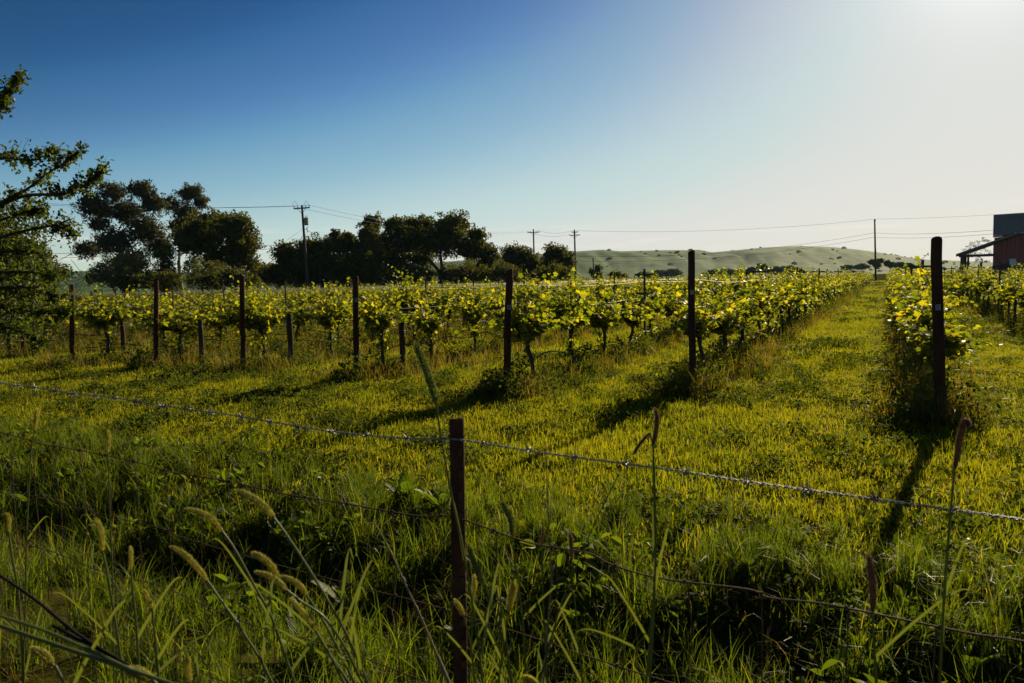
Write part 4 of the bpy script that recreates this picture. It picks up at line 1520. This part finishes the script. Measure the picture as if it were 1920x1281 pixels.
# ------------------------------------------------------------------ utility poles and lines
def utility_pole(px, ptop, D, lean_px, label, arms, trans=False, r=0.14, dbl=False):
    b = base_at(px, D)
    top = at(px + lean_px, ptop, D)
    root = empty('utility_pole', b)
    T = np.array([top.x - b[0], 0, top.z])
    MB().tube([np.array([0, 0, -0.5]), T * 0.5, T], [r * 1.2, r, r * 0.8], 10).build('shaft', POLEWOOD, root, smooth=True)
    heads = []
    for (dz, half, yaw, droop) in arms:
        c = T * (1 - dz / T[2])
        ca, sa = math.cos(yaw), math.sin(yaw)
        rot = Matrix.Rotation(yaw, 3, 'Z') @ Matrix.Rotation(droop, 3, 'Y')
        arm = MB().box(c + np.array([0, -0.16, 0]), (2 * half, 0.12, 0.14), rot).build('cross_arm', POLEWOOD, root)
        ax = np.array(rot @ Vector((1, 0, 0)))
        for s in (-0.94, -0.5, 0.5, 0.94) if half > 0.9 else (-0.9, 0.9):
            q = c + ax * half * s + np.array([0, -0.16, 0.07])
            MB().tube([q, q + np.array([0, 0, 0.07]), q + np.array([0, 0, 0.08]), q + np.array([0, 0, 0.16]), q + np.array([0, 0, 0.2])], [0.03, 0.03, 0.065, 0.065, 0.03], 8).build('insulator', PORCELAIN, arm)
            if abs(s) > 0.85:
                heads.append(np.array(b) + q + np.array([0, 0, 0.2]))
        for s in (-1, 1):
            MB().tube([c + ax * half * 0.55 * s + np.array([0, -0.24, -0.05]), c + np.array([0, -0.2, -0.62])], 0.022, 4).build('brace', STEEL, arm)
    if trans:
        c = T * (1 - 1.55 / T[2]) + np.array([0.42, -0.1, -0.35])
        can = MB().tube([c + np.array([0, 0, z]) for z in (-0.42, -0.38, 0.38, 0.42, 0.46)], [0.22, 0.25, 0.25, 0.25, 0.12], 14).build('transformer', CAN, root, smooth=False)
        for s in (-0.1, 0.1):
            MB().tube([c + np.array([s, 0, 0.44]), c + np.array([s, 0, 0.72])], [0.05, 0.02], 8).build('bushing', PORCELAIN, can)
        MB().box(c + np.array([-0.25, 0, 0.1]), (0.2, 0.08, 0.5)).build('bracket', STEEL, can)
        c2 = c + np.array([0.02, 0, -0.95])
        MB().tube([c2 + np.array([0, 0, -0.3]), c2 + np.array([0.1, 0, -0.1]), c2 + np.array([-0.05, 0, 0.1]), c2 + np.array([0.1, 0, 0.3])], 0.05, 6).build('fuse_cutout', PORCELAIN, root)
        # raised wire bows over the arm
        for s in (-0.75, 0.55):
            q = T + np.array([s, -0.16, -0.1])
            MB().tube([q + np.array([-0.3, 0, 0.1]), q + np.array([0, 0, 0.6]), q + np.array([0.3, 0, 0.1])], 0.022, 4).build('wire_bow', CABLE, root)
    tag(root, label, 'utility pole', 'utility poles')
    return heads, np.array(b) + T


H1, T1 = utility_pole(578, 385, 87, -12, 'leaning utility pole with transformer can among the dark trees', [(0.35, 0.95, R(-2), R(-2.5))], True, 0.15)
H2, T2 = utility_pole(1003, 430, 142, -3, 'utility pole with one wide cross arm above the olive-tinted oak', [(0.6, 1.15, R(5), R(-1))], r=0.16)
H3, T3 = utility_pole(1080, 431, 142, -3, 'utility pole with two cross arms at the end of the tree line', [(0.45, 0.6, R(10), 0), (1.05, 1.0, R(8), R(-2))], r=0.17)
H4, T4 = utility_pole(1642, 411, 142, -2, 'lone bare utility pole in front of the hills near the barn', [(0.3, 0.25, R(75), 0)], r=0.16)
H5, T5 = utility_pole(1114, 484, 150, -2, 'short stub pole rising from the small dark tree', [(0.15, 0.12, R(60), 0)], r=0.13)


def line(p, q, sag, label, r=0.014, cat='cable'):
    p, q = np.array(p), np.array(q)
    t = np.linspace(0, 1, 33)[:, None]
    P = p * (1 - t) + q * t
    P[:, 2] -= (4 * sag * t * (1 - t))[:, 0]
    o = MB().tube(P - p, r, 4).build('overhead_line', CABLE, loc=p)
    tag(o, label, cat, 'overhead lines')


def v(p):
    return np.array([p[0], p[1], p[2]])


line(H1[0], v(at(-60, 372, 80)), 0.5, 'upper power line from the transformer pole out to the left', 0.016)
line(H1[1], v(at(-60, 377, 82)), 0.5, 'second power line from the transformer pole out to the left', 0.016)
line(T1 - np.array([0, 0, 4.4]), v(at(-60, 478, 78)), 0.25, 'upper telephone line running left behind the eucalyptus', 0.02)
line(T1 - np.array([0, 0, 4.8]), v(at(-60, 487, 78)), 0.25, 'lower telephone line running left behind the eucalyptus', 0.02)
line(H1[1], H2[0], 1.2, 'power line sagging from the transformer pole over the oaks', 0.016)
line(H1[0], H2[1], 1.6, 'second power line sagging from the transformer pole over the oaks', 0.016)
line(T1 - np.array([0, 0, 2.6]), v(at(640, 462, 84)), 0.1, 'service drop from the transformer pole down into the evergreen', 0.02)
line(T1 - np.array([0, 0, 2.7]), v(at(532, 455, 84)), 0.0, 'guy wire running down to the left from the transformer pole', 0.012)
line(H2[1], H3[0], 0.5, 'short power line between the two central poles', 0.018)
line(H2[0], H3[2], 0.7, 'lower short power line between the two central poles', 0.018)
line(H3[1], v(T4), 1.0, 'upper power line from the double-arm pole to the lone pole', 0.018)
line(T3 - np.array([0, 0, 5.0]), T4 - np.array([0, 0, 2.6]), 1.5, 'higher telephone cable crossing the hills to the lone pole', 0.022)
line(T3 - np.array([0, 0, 5.9]), T4 - np.array([0, 0, 3.4]), 1.5, 'lower telephone cable crossing the hills to the lone pole', 0.022)
line(v(T4), v(at(2050, 388, 120)), 0.4, 'upper power line from the lone pole over the barn', 0.016)
line(T4 - np.array([0, 0, 2.6]), v(at(1872, 431, 71.5)), 0.3, 'upper service cable from the lone pole to the barn eave', 0.018)
line(T4 - np.array([0, 0, 3.4]), v(at(1872, 438, 71.5)), 0.3, 'lower service cable from the lone pole to the barn wall', 0.018)

# ------------------------------------------------------------------ wire fence in the foreground
def on_fence(px, py, off=0.0):
    d = ray(px, py)
    dn = d.x * FN[0] + d.y * FN[1]
    return v(CAM + d * ((S_FENCE + off) / dn))


def steel_t_post():
    b = on_fence(858, 1000, 0.006)
    top = on_fence(856, 785, 0.006)
    bx, by = top[0], top[1]
    zg = gz(bx, by)
    h = top[2] - zg
    root = empty('fence_post', (bx, by, zg))
    yaw = math.atan2(FD[1], FD[0]) + math.pi + R(14)
    root.rotation_euler = (Matrix.Rotation(R(1.0), 3, 'Y') @ Matrix.Rotation(yaw, 3, 'Z')).to_euler()
    root.location.x -= h * math.sin(R(1.0))
    # flange towards the camera, stem behind
    prof = [(-0.018, -0.0025), (0.018, -0.0025), (0.018, 0.0025), (0.0028, 0.004), (0.0024, 0.034), (-0.0024, 0.034), (-0.0028, 0.004), (-0.018, 0.0025)]
    n = len(prof)
    zs = [-0.35, 0.2, 0.6, 1.0, h - 0.015, h]
    V = [[p[0] * (1 if i < len(zs) - 1 else 0.97), p[1], z + (0.004 * math.sin(p[0] * 160) if i == len(zs) - 1 else 0)] for i, z in enumerate(zs) for p in prof]
    F = [[i * n + j, i * n + (j + 1) % n, (i + 1) * n + (j + 1) % n, (i + 1) * n + j] for i in range(len(zs) - 1) for j in range(n)]
    mb = MB().add(V, F)
    mb.add(V, [[(len(zs) - 1) * n + j for j in range(n)]])
    mb.build('shaft', RUST, root)
    stud = MB().box((0, -0.005, 0), (0.012, 0.006, 0.02)).mesh('stud', RUST)
    for q in range(12):
        o = bpy.data.objects.new('stud', stud)
        COL.objects.link(o)
        o.parent = root
        o.location = (0.010, 0, h - 0.08 - 0.053 * q)
    for z in (1.283, 1.10, 0.88):
        P = [(0.0215 * math.cos(t), 0.004 + 0.012 * math.sin(t) - (0.004 if math.sin(t) < 0 else 0), z - zg + 0.002 * math.cos(t * 2)) for t in np.linspace(0, 2 * math.pi, 15)]
        MB().tube(P, 0.0013, 5).build('wire_clip', RUSTWIRE, root)
    tag(root, 'rusty steel T-shaped fence post standing in the foreground grass', 'fence post')


steel_t_post()


def barbed_wire():
    px = [(-250, 690), (0, 718), (120, 735), (220, 747), (320, 763), (420, 776), (520, 793), (640, 811), (760, 822), (842, 823), (872, 826), (960, 840), (1060, 855), (1250, 880), (1380, 900), (1500, 917), (1700, 944), (1920, 975), (2150, 1010)]
    C = spline([on_fence(x, y, -0.012) for x, y in px], 14)
    # even steps
    seg = np.linalg.norm(np.diff(C, axis=0), axis=1)
    L = np.concatenate([[0], np.cumsum(seg)])
    s = np.arange(0, L[-1], 0.006)
    C = np.stack([np.interp(s, L, C[:, i]) for i in range(3)], -1)
    t3 = np.array([FD[0], FD[1], 0])
    n3 = np.array([FN[0], FN[1], 0])
    root = empty('barbed_wire', tuple(C[0]))
    ph = s / 0.042 * 2 * math.pi
    for q in range(2):
        a = ph + q * math.pi
        P = C + 0.0015 * (np.cos(a)[:, None] * n3 + np.sin(a)[:, None] * np.array([0, 0, 1.0]))
        MB().tube(P - C[0], 0.00125, 5).build('strand', GALV, root, smooth=True)
    barb = MB()
    for q in range(2):
        P = [(0.004 * math.sin(t) * 1.0 + 0.006 * (t / 6.28 - 1), 0.0045 * math.cos(t), 0.0045 * math.sin(t)) for t in np.linspace(0, 4 * math.pi, 22)]
        barb.tube(P, 0.0011, 4)
    for d in ((0.2, 0.8, 0.55), (-0.1, -0.7, 0.7), (0.15, 0.55, -0.75), (-0.2, -0.6, -0.7)):
        d = np.array(d) / np.linalg.norm(d)
        barb.tube([d * 0.003, d * 0.010, d * 0.017], [0.0012, 0.0011, 0.0002], 4)
    me = barb.mesh('barb', GALV)
    r = np.random.default_rng(4)
    yaw = math.atan2(FD[1], FD[0])
    for dd in np.arange(0.06, L[-1], 0.118):
        i = min(int((dd + r.normal() * 0.006) / 0.006), len(C) - 1)
        o = bpy.data.objects.new('barb', me)
        COL.objects.link(o)
        o.parent = root
        o.location = C[i] - C[0]
        o.rotation_euler = (r.random() * 6.28, 0, yaw)
        o.scale = (1.1, 1.1, 1.1)
    tag(root, 'galvanised twisted barbed wire strung along the fence top', 'barbed wire')


barbed_wire()


def wire_mesh():
    root = empty('wire_mesh_fence', (POST[0], POST[1], 0))
    O = np.array([POST[0], POST[1], 0])
    r = np.random.default_rng(8)
    topw = [(-250, 755), (0, 811), (75, 832), (135, 842), (250, 865), (320, 885), (425, 902), (525, 925), (640, 943), (780, 967), (842, 967), (872, 975), (990, 1017), (1100, 1037), (1150, 1060), (1240, 1085), (1400, 1105), (1443, 1121), (1536, 1131), (1620, 1147), (1747, 1173), (1831, 1190), (1920, 1203), (2150, 1250)]
    sec = [(-250, 850), (0, 915), (119, 945), (190, 964), (298, 990), (348, 1010), (472, 1046), (616, 1085), (699, 1107), (791, 1130), (857, 1150), (1019, 1202), (1061, 1218), (1140, 1243), (1240, 1275), (1500, 1350), (1920, 1470)]
    S1 = spline([on_fence(x, y) for x, y in topw], 10)
    S2 = spline([on_fence(x, y) for x, y in sec], 10)
    MB().tube(S1 - O, 0.0019, 6).build('top_wire', RUSTWIRE, root, smooth=True)
    MB().tube(S2 - O, 0.0016, 5).build('line_wire', RUSTWIRE, root, smooth=True)
    u1, u2 = (S1[:, :2] - POST) @ FD, (S2[:, :2] - POST) @ FD
    o1, o2 = np.argsort(u1), np.argsort(u2)
    low = []
    for dz in (0.20, 0.42, 0.66):
        u = np.linspace(-1.4, 3.2, 40)
        z = np.interp(u, u2[o2], S2[o2, 2]) - dz + 0.008 * np.sin(u * 9 + dz * 20)
        P = np.stack([POST[0] + FD[0] * u, POST[1] + FD[1] * u, z], -1)
        low.append((u, z))
        MB().tube(P - O, 0.0016, 5).build('line_wire', RUSTWIRE, root, smooth=True)
    for uu in np.arange(-1.35, 3.1, 0.152) + 0.04:
        z1 = np.interp(uu, u1[o1], S1[o1, 2])
        z2 = np.interp(uu, u2[o2], S2[o2, 2])
        pts = []
        for z in (z1, (z1 + z2) / 2, z2, z2 - 0.2, z2 - 0.42, z2 - 0.66):
            j = r.normal() * 0.006
            pts.append(np.array([FD[0] * (uu + j), FD[1] * (uu + j), z]) + np.array([FN[0], FN[1], 0]) * 0.003)
        MB().tube(spline(pts, 4), 0.0014, 5).build('stay_wire', RUSTWIRE, root, smooth=True)
        for z in (z1, z2):
            P = [np.array([FD[0] * uu, FD[1] * uu, z]) + 0.0042 * (np.array([FN[0], FN[1], 0]) * math.cos(t) + np.array([0, 0, 1]) * math.sin(t)) + np.array([FD[0], FD[1], 0]) * 0.0025 * (t / 6.28 - 1) for t in np.linspace(0, 4 * math.pi, 18)]
            MB().tube(P, 0.0014, 4).build('knot', RUSTWIRE, root, smooth=True)
    tag(root, 'rusty wire netting hung below the barbed wire', 'wire fence')


wire_mesh()


# ------------------------------------------------------------------ seed-headed grass stalks
def seed_head_mesh(C, r0, r, mat):
    """bristly cylindrical head along C"""
    n = len(C)
    t = np.linspace(0, 1, n)
    rad = r0 * (np.clip(np.sin(np.clip(t * 0.93 + 0.07, 0, 1) * math.pi), 0, 1) ** 0.38)
    mb = MB().tube(C, np.maximum(rad * 0.68, 0.0005), 10)
    T = np.gradient(C, axis=0)
    T /= np.linalg.norm(T, axis=1)[:, None]
    m = 900
    i = r.integers(0, n, m)
    d = r.normal(size=(m, 3))
    d -= T[i] * (d * T[i]).sum(1)[:, None]
    d /= np.linalg.norm(d, axis=1)[:, None]
    base = C[i] + d * rad[i][:, None] * 0.6
    a = d * 0.75 + T[i] * 0.8 + r.normal(size=(m, 3)) * 0.12
    a /= np.linalg.norm(a, axis=1)[:, None]
    b = np.cross(a, d)
    b /= np.linalg.norm(b, axis=1)[:, None] + 1e-9
    shaped_leaves(mb, base, a, b, d, r0 * (0.45 + 0.5 * r.random(m)), [(0, -0.16), (1.0, 0.0), (0, 0.16)], 0.0)
    return mb


def seed_stalk(head, stem, D, hw, label, name='seed_head_grass', seed=0, leaf=True, spread=0.0, mat=None):
    mat = mat or SEED
    r = np.random.default_rng(900 + seed)
    Hp = [v(at(x, y, D)) for x, y in head]           # tip first
    Sp = [v(at(x, y, D + spread * i / max(len(stem), 1))) for i, (x, y) in enumerate(stem)]
    last, prev = Sp[-1], (Sp[-2] if len(Sp) > 1 else Hp[-1])
    dirn = last - prev
    dirn /= np.linalg.norm(dirn)
    # go on down to the soil, bending towards vertical
    zg = gz(last[0], last[1])
    drop = last[2] - zg
    d2 = dirn * np.array([1, 1, 1]) if dirn[2] < -0.5 else np.array([dirn[0], dirn[1], -0.9])
    mid = last + d2 / max(-d2[2], 0.3) * drop * 0.4
    root_p = np.array([mid[0] + (mid[0] - last[0]) * 0.45, mid[1] + 0.0, 0])
    root_p[2] = gz(root_p[0], root_p[1]) - 0.01
    root = empty(name, tuple(root_p))
    S = spline([Hp[-1]] + Sp + [mid, root_p], 7)
    MB().tube(S[::-1] - root_p, np.linspace(0.0026, 0.0017, len(S)), 6).build('stem', STALK, root, smooth=True)
    C = spline(Hp[::-1], 8) - root_p
    o = seed_head_mesh(C, hw * D / FPX / 2, r, mat).build('seed_head', mat, root)
    if leaf:
        for q in range(2):
            i = int(len(S) * (0.45 + 0.2 * q + 0.1 * r.random()))
            p = S[i] - root_p
            dd = np.array([r.normal() * 0.6, r.normal() * 0.3, 0.9])
            dd /= np.linalg.norm(dd)
            L = 0.14 + 0.12 * r.random()
            Q = spline([p, p + dd * L * 0.4, p + dd * L * 0.75 + np.array([0, 0, -0.015]), p + dd * L + np.array([0, 0, -0.08])], 5)
            w = 0.0026 * np.linspace(1, 0, len(Q)) ** 0.6 + 0.0002
            side = np.cross(dd, np.array([0.2, 1, 0.1]))
            side /= np.linalg.norm(side)
            V = np.stack([Q - side * w[:, None], Q + side * w[:, None]], 1).reshape(-1, 3)
            MB().add(V, [[2 * k, 2 * k + 1, 2 * k + 3, 2 * k + 2] for k in range(len(Q) - 1)]).build('leaf_blade', STALK, root)
    tag(root, label, 'grass stalk', 'seed-headed grass stalks')


STALKS = [
    ([(779, 645), (794, 680), (808, 720), (818, 755)], [(824, 800), (834, 860), (848, 935), (864, 1010), (882, 1110), (897, 1210), (905, 1281)], 1.30, 15, 'tall seed head nodding left just above the rusty fence post'),
    ([(1817, 797), (1811, 788), (1803, 808), (1796, 845), (1790, 878)], [(1786, 920), (1780, 990), (1774, 1070), (1768, 1160), (1762, 1281)], 1.15, 15, 'tall hooked dark seed head at the right side below the tagged post'),
    ([(1629, 1041), (1634, 1075), (1637, 1110), (1636, 1145)], [(1637, 1180), (1640, 1230), (1643, 1281)], 1.15, 17, 'upright dark seed head crossing the lower wire at right'),
    ([(1229, 767), (1232, 785), (1230, 808), (1225, 832)], [(1225, 880), (1227, 960), (1229, 1050), (1223, 1150), (1212, 1281)], 1.35, 12, 'upright reddish seed head right of the fence post'),
    ([(1187, 852), (1196, 838), (1207, 824), (1218, 812)], [(1223, 830), (1226, 870), (1229, 1000), (1226, 1150), (1218, 1281)], 1.38, 8, 'small side-drooping seed head beside the reddish one'),
    ([(942, 944), (952, 960), (959, 980), (960, 1003)], [(964, 1040), (970, 1090), (980, 1160), (986, 1281)], 1.45, 16, 'plump seed head leaning left below the wire right of the post'),
    ([(1018, 987), (1018, 1000), (1016, 1020)], [(1017, 1060), (1018, 1120), (1022, 1200), (1026, 1281)], 1.5, 6, 'thin short seed head on the rusty wire'),
    ([(1069, 1000), (1071, 1020), (1072, 1050)], [(1074, 1090), (1080, 1150), (1086, 1220), (1092, 1281)], 1.5, 10, 'small brown upright seed head touching the rusty wire'),
    ([(964, 1092), (960, 1115), (953, 1146)], [(949, 1180), (942, 1230), (934, 1281)], 1.4, 18, 'stout seed head leaning right near the post foot'),
    ([(878, 1028), (888, 1055), (900, 1080), (911, 1101)], [(920, 1130), (935, 1175), (950, 1220), (960, 1281)], 1.35, 14, 'seed head slanting down right beside the fence post'),
    ([(889, 1080), (890, 1100), (886, 1122)], [(885, 1150), (884, 1200), (880, 1281)], 1.5, 11, 'yellowish seed head close against the fence post'),
    ([(853, 1126), (862, 1140), (869, 1154)], [(876, 1180), (884, 1220), (890, 1281)], 1.4, 11, 'small seed head overlapping the fence post'),
    ([(444, 921), (470, 932), (492, 948), (513, 970)], [(535, 1000), (565, 1045), (605, 1110), (650, 1190), (690, 1281)], 1.15, 17, 'long seed head arching left under the rusty wire, highest of the left cluster'),
    ([(348, 955), (372, 960), (396, 972), (416, 995)], [(440, 1030), (475, 1095), (510, 1160), (545, 1260)], 1.2, 12, 'slender arching seed head left of the highest one'),
    ([(323, 1026), (345, 1040), (366, 1060), (388, 1088)], [(410, 1120), (445, 1170), (490, 1240), (510, 1281)], 1.1, 14, 'seed head bowing left above the bare soil'),
    ([(474, 1038), (490, 1046), (507, 1060), (522, 1083)], [(540, 1110), (580, 1165), (640, 1260)], 1.2, 15, 'upper of three seed heads fanned together'),
    ([(480, 1073), (500, 1079), (520, 1090), (537, 1106)], [(565, 1128), (610, 1160), (650, 1220), (680, 1281)], 1.15, 13, 'middle of three seed heads fanned together'),
    ([(526, 1082), (545, 1088), (562, 1099), (575, 1116)], [(592, 1142), (612, 1175), (640, 1230), (665, 1281)], 1.18, 13, 'right-hand of three seed heads fanned together'),
    ([(545, 1124), (560, 1140), (580, 1165), (590, 1180)], [(605, 1205), (630, 1250), (645, 1281)], 1.1, 12, 'seed head half hidden below the fanned three'),
    ([(181, 975), (187, 992), (191, 1010), (192, 1032)], [(200, 1070), (212, 1140), (224, 1220), (232, 1281)], 1.25, 13, 'upright seed head standing over the bare soil at left'),
    ([(245, 1026), (246, 1045), (245, 1068)], [(249, 1110), (256, 1180), (262, 1281)], 1.25, 9, 'short seed head right of the upright one over the soil'),
    ([(268, 1106), (276, 1120), (285, 1140)], [(289, 1180), (295, 1240), (298, 1281)], 1.2, 10, 'small seed head above the black pipe'),
    ([(5, 968), (14, 966), (17, 978), (16, 996)], [(22, 1040), (34, 1110), (40, 1200), (44, 1281)], 1.3, 9, 'hooked seed head at the left edge of the frame'),
    ([(70, 768), (68, 785), (64, 806)], [(58, 850), (54, 920), (50, 1000), (48, 1120)], 2.1, 11, 'dark upright seed head before the lit headland at far left'),
    ([(204, 808), (204, 826), (202, 848)], [(204, 890), (206, 960), (210, 1050), (212, 1150)], 2.1, 9, 'dark seed head beside the sagging rusty wire at left'),
    ([(240, 1258), (262, 1262), (285, 1276)], [(300, 1290), (330, 1320)], 0.95, 22, 'blurred seed head lying at the bottom left'),
    ([(350, 1232), (352, 1250), (356, 1278)], [(360, 1300), (366, 1340)], 1.1, 13, 'seed head poking up at the bottom edge, left part'),
    ([(62, 1218), (82, 1228), (98, 1245)], [(112, 1265), (130, 1300)], 1.0, 18, 'blurred seed head in the bottom left corner'),
    ([(985, 1270), (1000, 1280), (1015, 1295)], [(1022, 1320), (1030, 1360)], 1.2, 15, 'seed head cut by the bottom edge right of the post'),
]
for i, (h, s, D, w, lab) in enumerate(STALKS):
    seed_stalk(h, s, D, w * (1.35 if i == 0 else 1.05), lab, seed=i, mat=SEED_BACKLIT if i in (1, 2, 3, 4, 6, 7) else (SEED_GREEN if i in (0, 5, 9) else SEED))


def dry_stem(pts, D, r0, r1, label, mat, name='dead_stem', extend=True):
    P = [v(at(x, y, D)) for x, y in pts]
    last, prev = P[-1], P[-2]
    d = last - prev
    d /= np.linalg.norm(d)
    if extend:
        drop = last[2] - gz(last[0], last[1]) + 0.02
        k = drop / max(-d[2], 0.25)
        e = last + d * k
        e[2] = gz(e[0], e[1]) - 0.02
        P.append(e)
    S = spline(P, 8)
    base = S[-1]
    root = empty(name, tuple(base))
    MB().tube(S[::-1] - base, np.linspace(r1, r0, len(S)), 6).build('stem', mat, root, smooth=True)
    for f in (0.35, 0.6, 0.8):
        i = int(f * len(S))
        MB().tube([S[i] - base, S[min(i + 1, len(S) - 1)] - base], r1 * 1.35, 6).build('node', mat, root, smooth=True)
    tag(root, label, 'stem', 'bare grass stems')


dry_stem([(1022, 828), (1026, 920), (1031, 1030), (1034, 1090), (1030, 1140)], 1.5, 0.0011, 0.0022, 'thin dead stem standing upright right of the fence post', DEADSTALK)
dry_stem([(1160, 890), (1125, 960), (1090, 1040), (1050, 1140), (1025, 1230)], 1.5, 0.0009, 0.002, 'thin stem slanting from upper right to the rusty wire', STALK)
dry_stem([(699, 975), (730, 1030), (762, 1100), (790, 1160), (820, 1230)], 1.3, 0.0009, 0.0026, 'pale dead stem slanting behind the netting left of the post', DEADSTALK)
dry_stem([(0, 1155), (90, 1185), (180, 1225), (260, 1262), (330, 1285)], 0.8, 0.0016, 0.0021, 'blurred pale grass stem crossing the bottom left corner', STALK, extend=True)
dry_stem([(-30, 1060), (60, 1120), (140, 1185), (220, 1235), (320, 1288)], 1.0, 0.002, 0.0022, 'thin black pipe-like stalk slanting through the bottom left grass', BLACKROD, name='black_pipe')


# ------------------------------------------------------------------ broad-leaved dock plants in the ditch
def dock(x, y, h, n, label, seed):
    r = np.random.default_rng(1200 + seed)
    root = empty('dock_plant', (x, y, gz(x, y)), r.random() * 6)
    for q in range(n):
        th = q * 2.4 + r.normal() * 0.3
        L = h * (0.6 + 0.5 * r.random())
        el = 0.75 + 0.5 * r.random()
        d = np.array([math.cos(th), math.sin(th), 0])
        m = 7
        t = np.linspace(0, 1, m)
        P = d[None] * (L * np.sin(t * (1.57 - el) * 1.5) * 0.8)[:, None] + np.array([0, 0, 1])[None] * (L * (t - 0.32 * t ** 2.4))[:, None]
        w = L * 0.145 * np.clip(np.sin(np.clip(t - 0.12, 0, 1) / 0.88 * math.pi), 0, 1) ** 0.7 + 0.004 * (1 - t)
        w = w * (1 + 0.12 * np.sin(t * 17 + q))
        side = np.cross(d, np.array([0, 0, 1.0]))
        up = np.array([0, 0, 1.0]) * 0.35 + d * -0.2
        V = np.stack([P - side * w[:, None] + up * w[:, None], P, P + side * w[:, None] + up * w[:, None]], 1).reshape(-1, 3)
        F = []
        for k in range(m - 1):
            F += [[3 * k, 3 * k + 1, 3 * k + 4, 3 * k + 3], [3 * k + 1, 3 * k + 2, 3 * k + 5, 3 * k + 4]]
        MB().add(V, F).build('leaf', DOCK, root, smooth=True)
    tag(root, label, 'weed', 'broad-leaved dock plants')


DOCKS = [(655, 1150, 0.34, 8, 'broad-leaved dock in the dark hollow left of the fence post'), (830, 960, 0.3, 9, 'leafy dock just left of the fence post under the wire'), (760, 945, 0.3, 8, 'leafy dock against the lit grass left of the post'),
         (700, 975, 0.28, 8, 'leafy dock at the edge of the shade in mid ditch'), (1080, 1180, 0.3, 9, 'broad-leaved dock in the dark hollow right of the post'), (1000, 1160, 0.3, 7, 'tall-leaved dock between two seed heads right of the post'),
         (1130, 1110, 0.26, 8, 'dock under the rusty wire right of the post'), (1400, 1080, 0.26, 8, 'dock at the lit edge of the ditch right of centre'), (1690, 1190, 0.26, 7, 'dock with lit leaves near the bottom right'),
         (590, 1240, 0.3, 10, 'dock with many leaves at the bottom, left of centre'), (215, 1020, 0.28, 8, 'dock at the edge of the bare soil at left'), (430, 960, 0.26, 8, 'dock under the rusty wire at left'),
         (330, 950, 0.26, 8, 'dock in the shade below the wire at far left'), (1540, 1230, 0.26, 7, 'dock deep in the dark ditch at right'), (1260, 1130, 0.26, 7, 'dock half shaded below the wire right of centre'),
         (60, 950, 0.28, 8, 'dock close to the left edge'), (540, 1000, 0.28, 8, 'dock below the highest arching seed head'), (900, 1230, 0.24, 7, 'dock at the foot of the stout seed head'),
         (1820, 1240, 0.26, 7, 'dock in the bottom right corner'), (1180, 1250, 0.26, 8, 'dock at the bottom edge right of the post')]
for i, (px, py, h, n, lab) in enumerate(DOCKS):
    x, y = ditch_spot(px, py)
    dock(x, y, h, n, lab, i)


# weeds at the end posts (bushy tufts)
# ------------------------------------------------------------------ haze
def haze():
    m, t = new_mat('haze_air')
    vnode = N(t, 'ShaderNodeVolumePrincipled')
    vnode.inputs['Color'].default_value = (0.46, 0.74, 0.92, 1)
    vnode.inputs['Density'].default_value = 0.00007
    vnode.inputs['Anisotropy'].default_value = 0.0
    o = N(t, 'ShaderNodeOutputMaterial')
    t.links.new(vnode.outputs[0], o.inputs['Volume'])
    b = MB().box((0, 3, 32), (5260, 5260, 74)).build('haze', m)
    tag(b, 'thin bluish air haze over the far hills', kind='stuff')


haze()
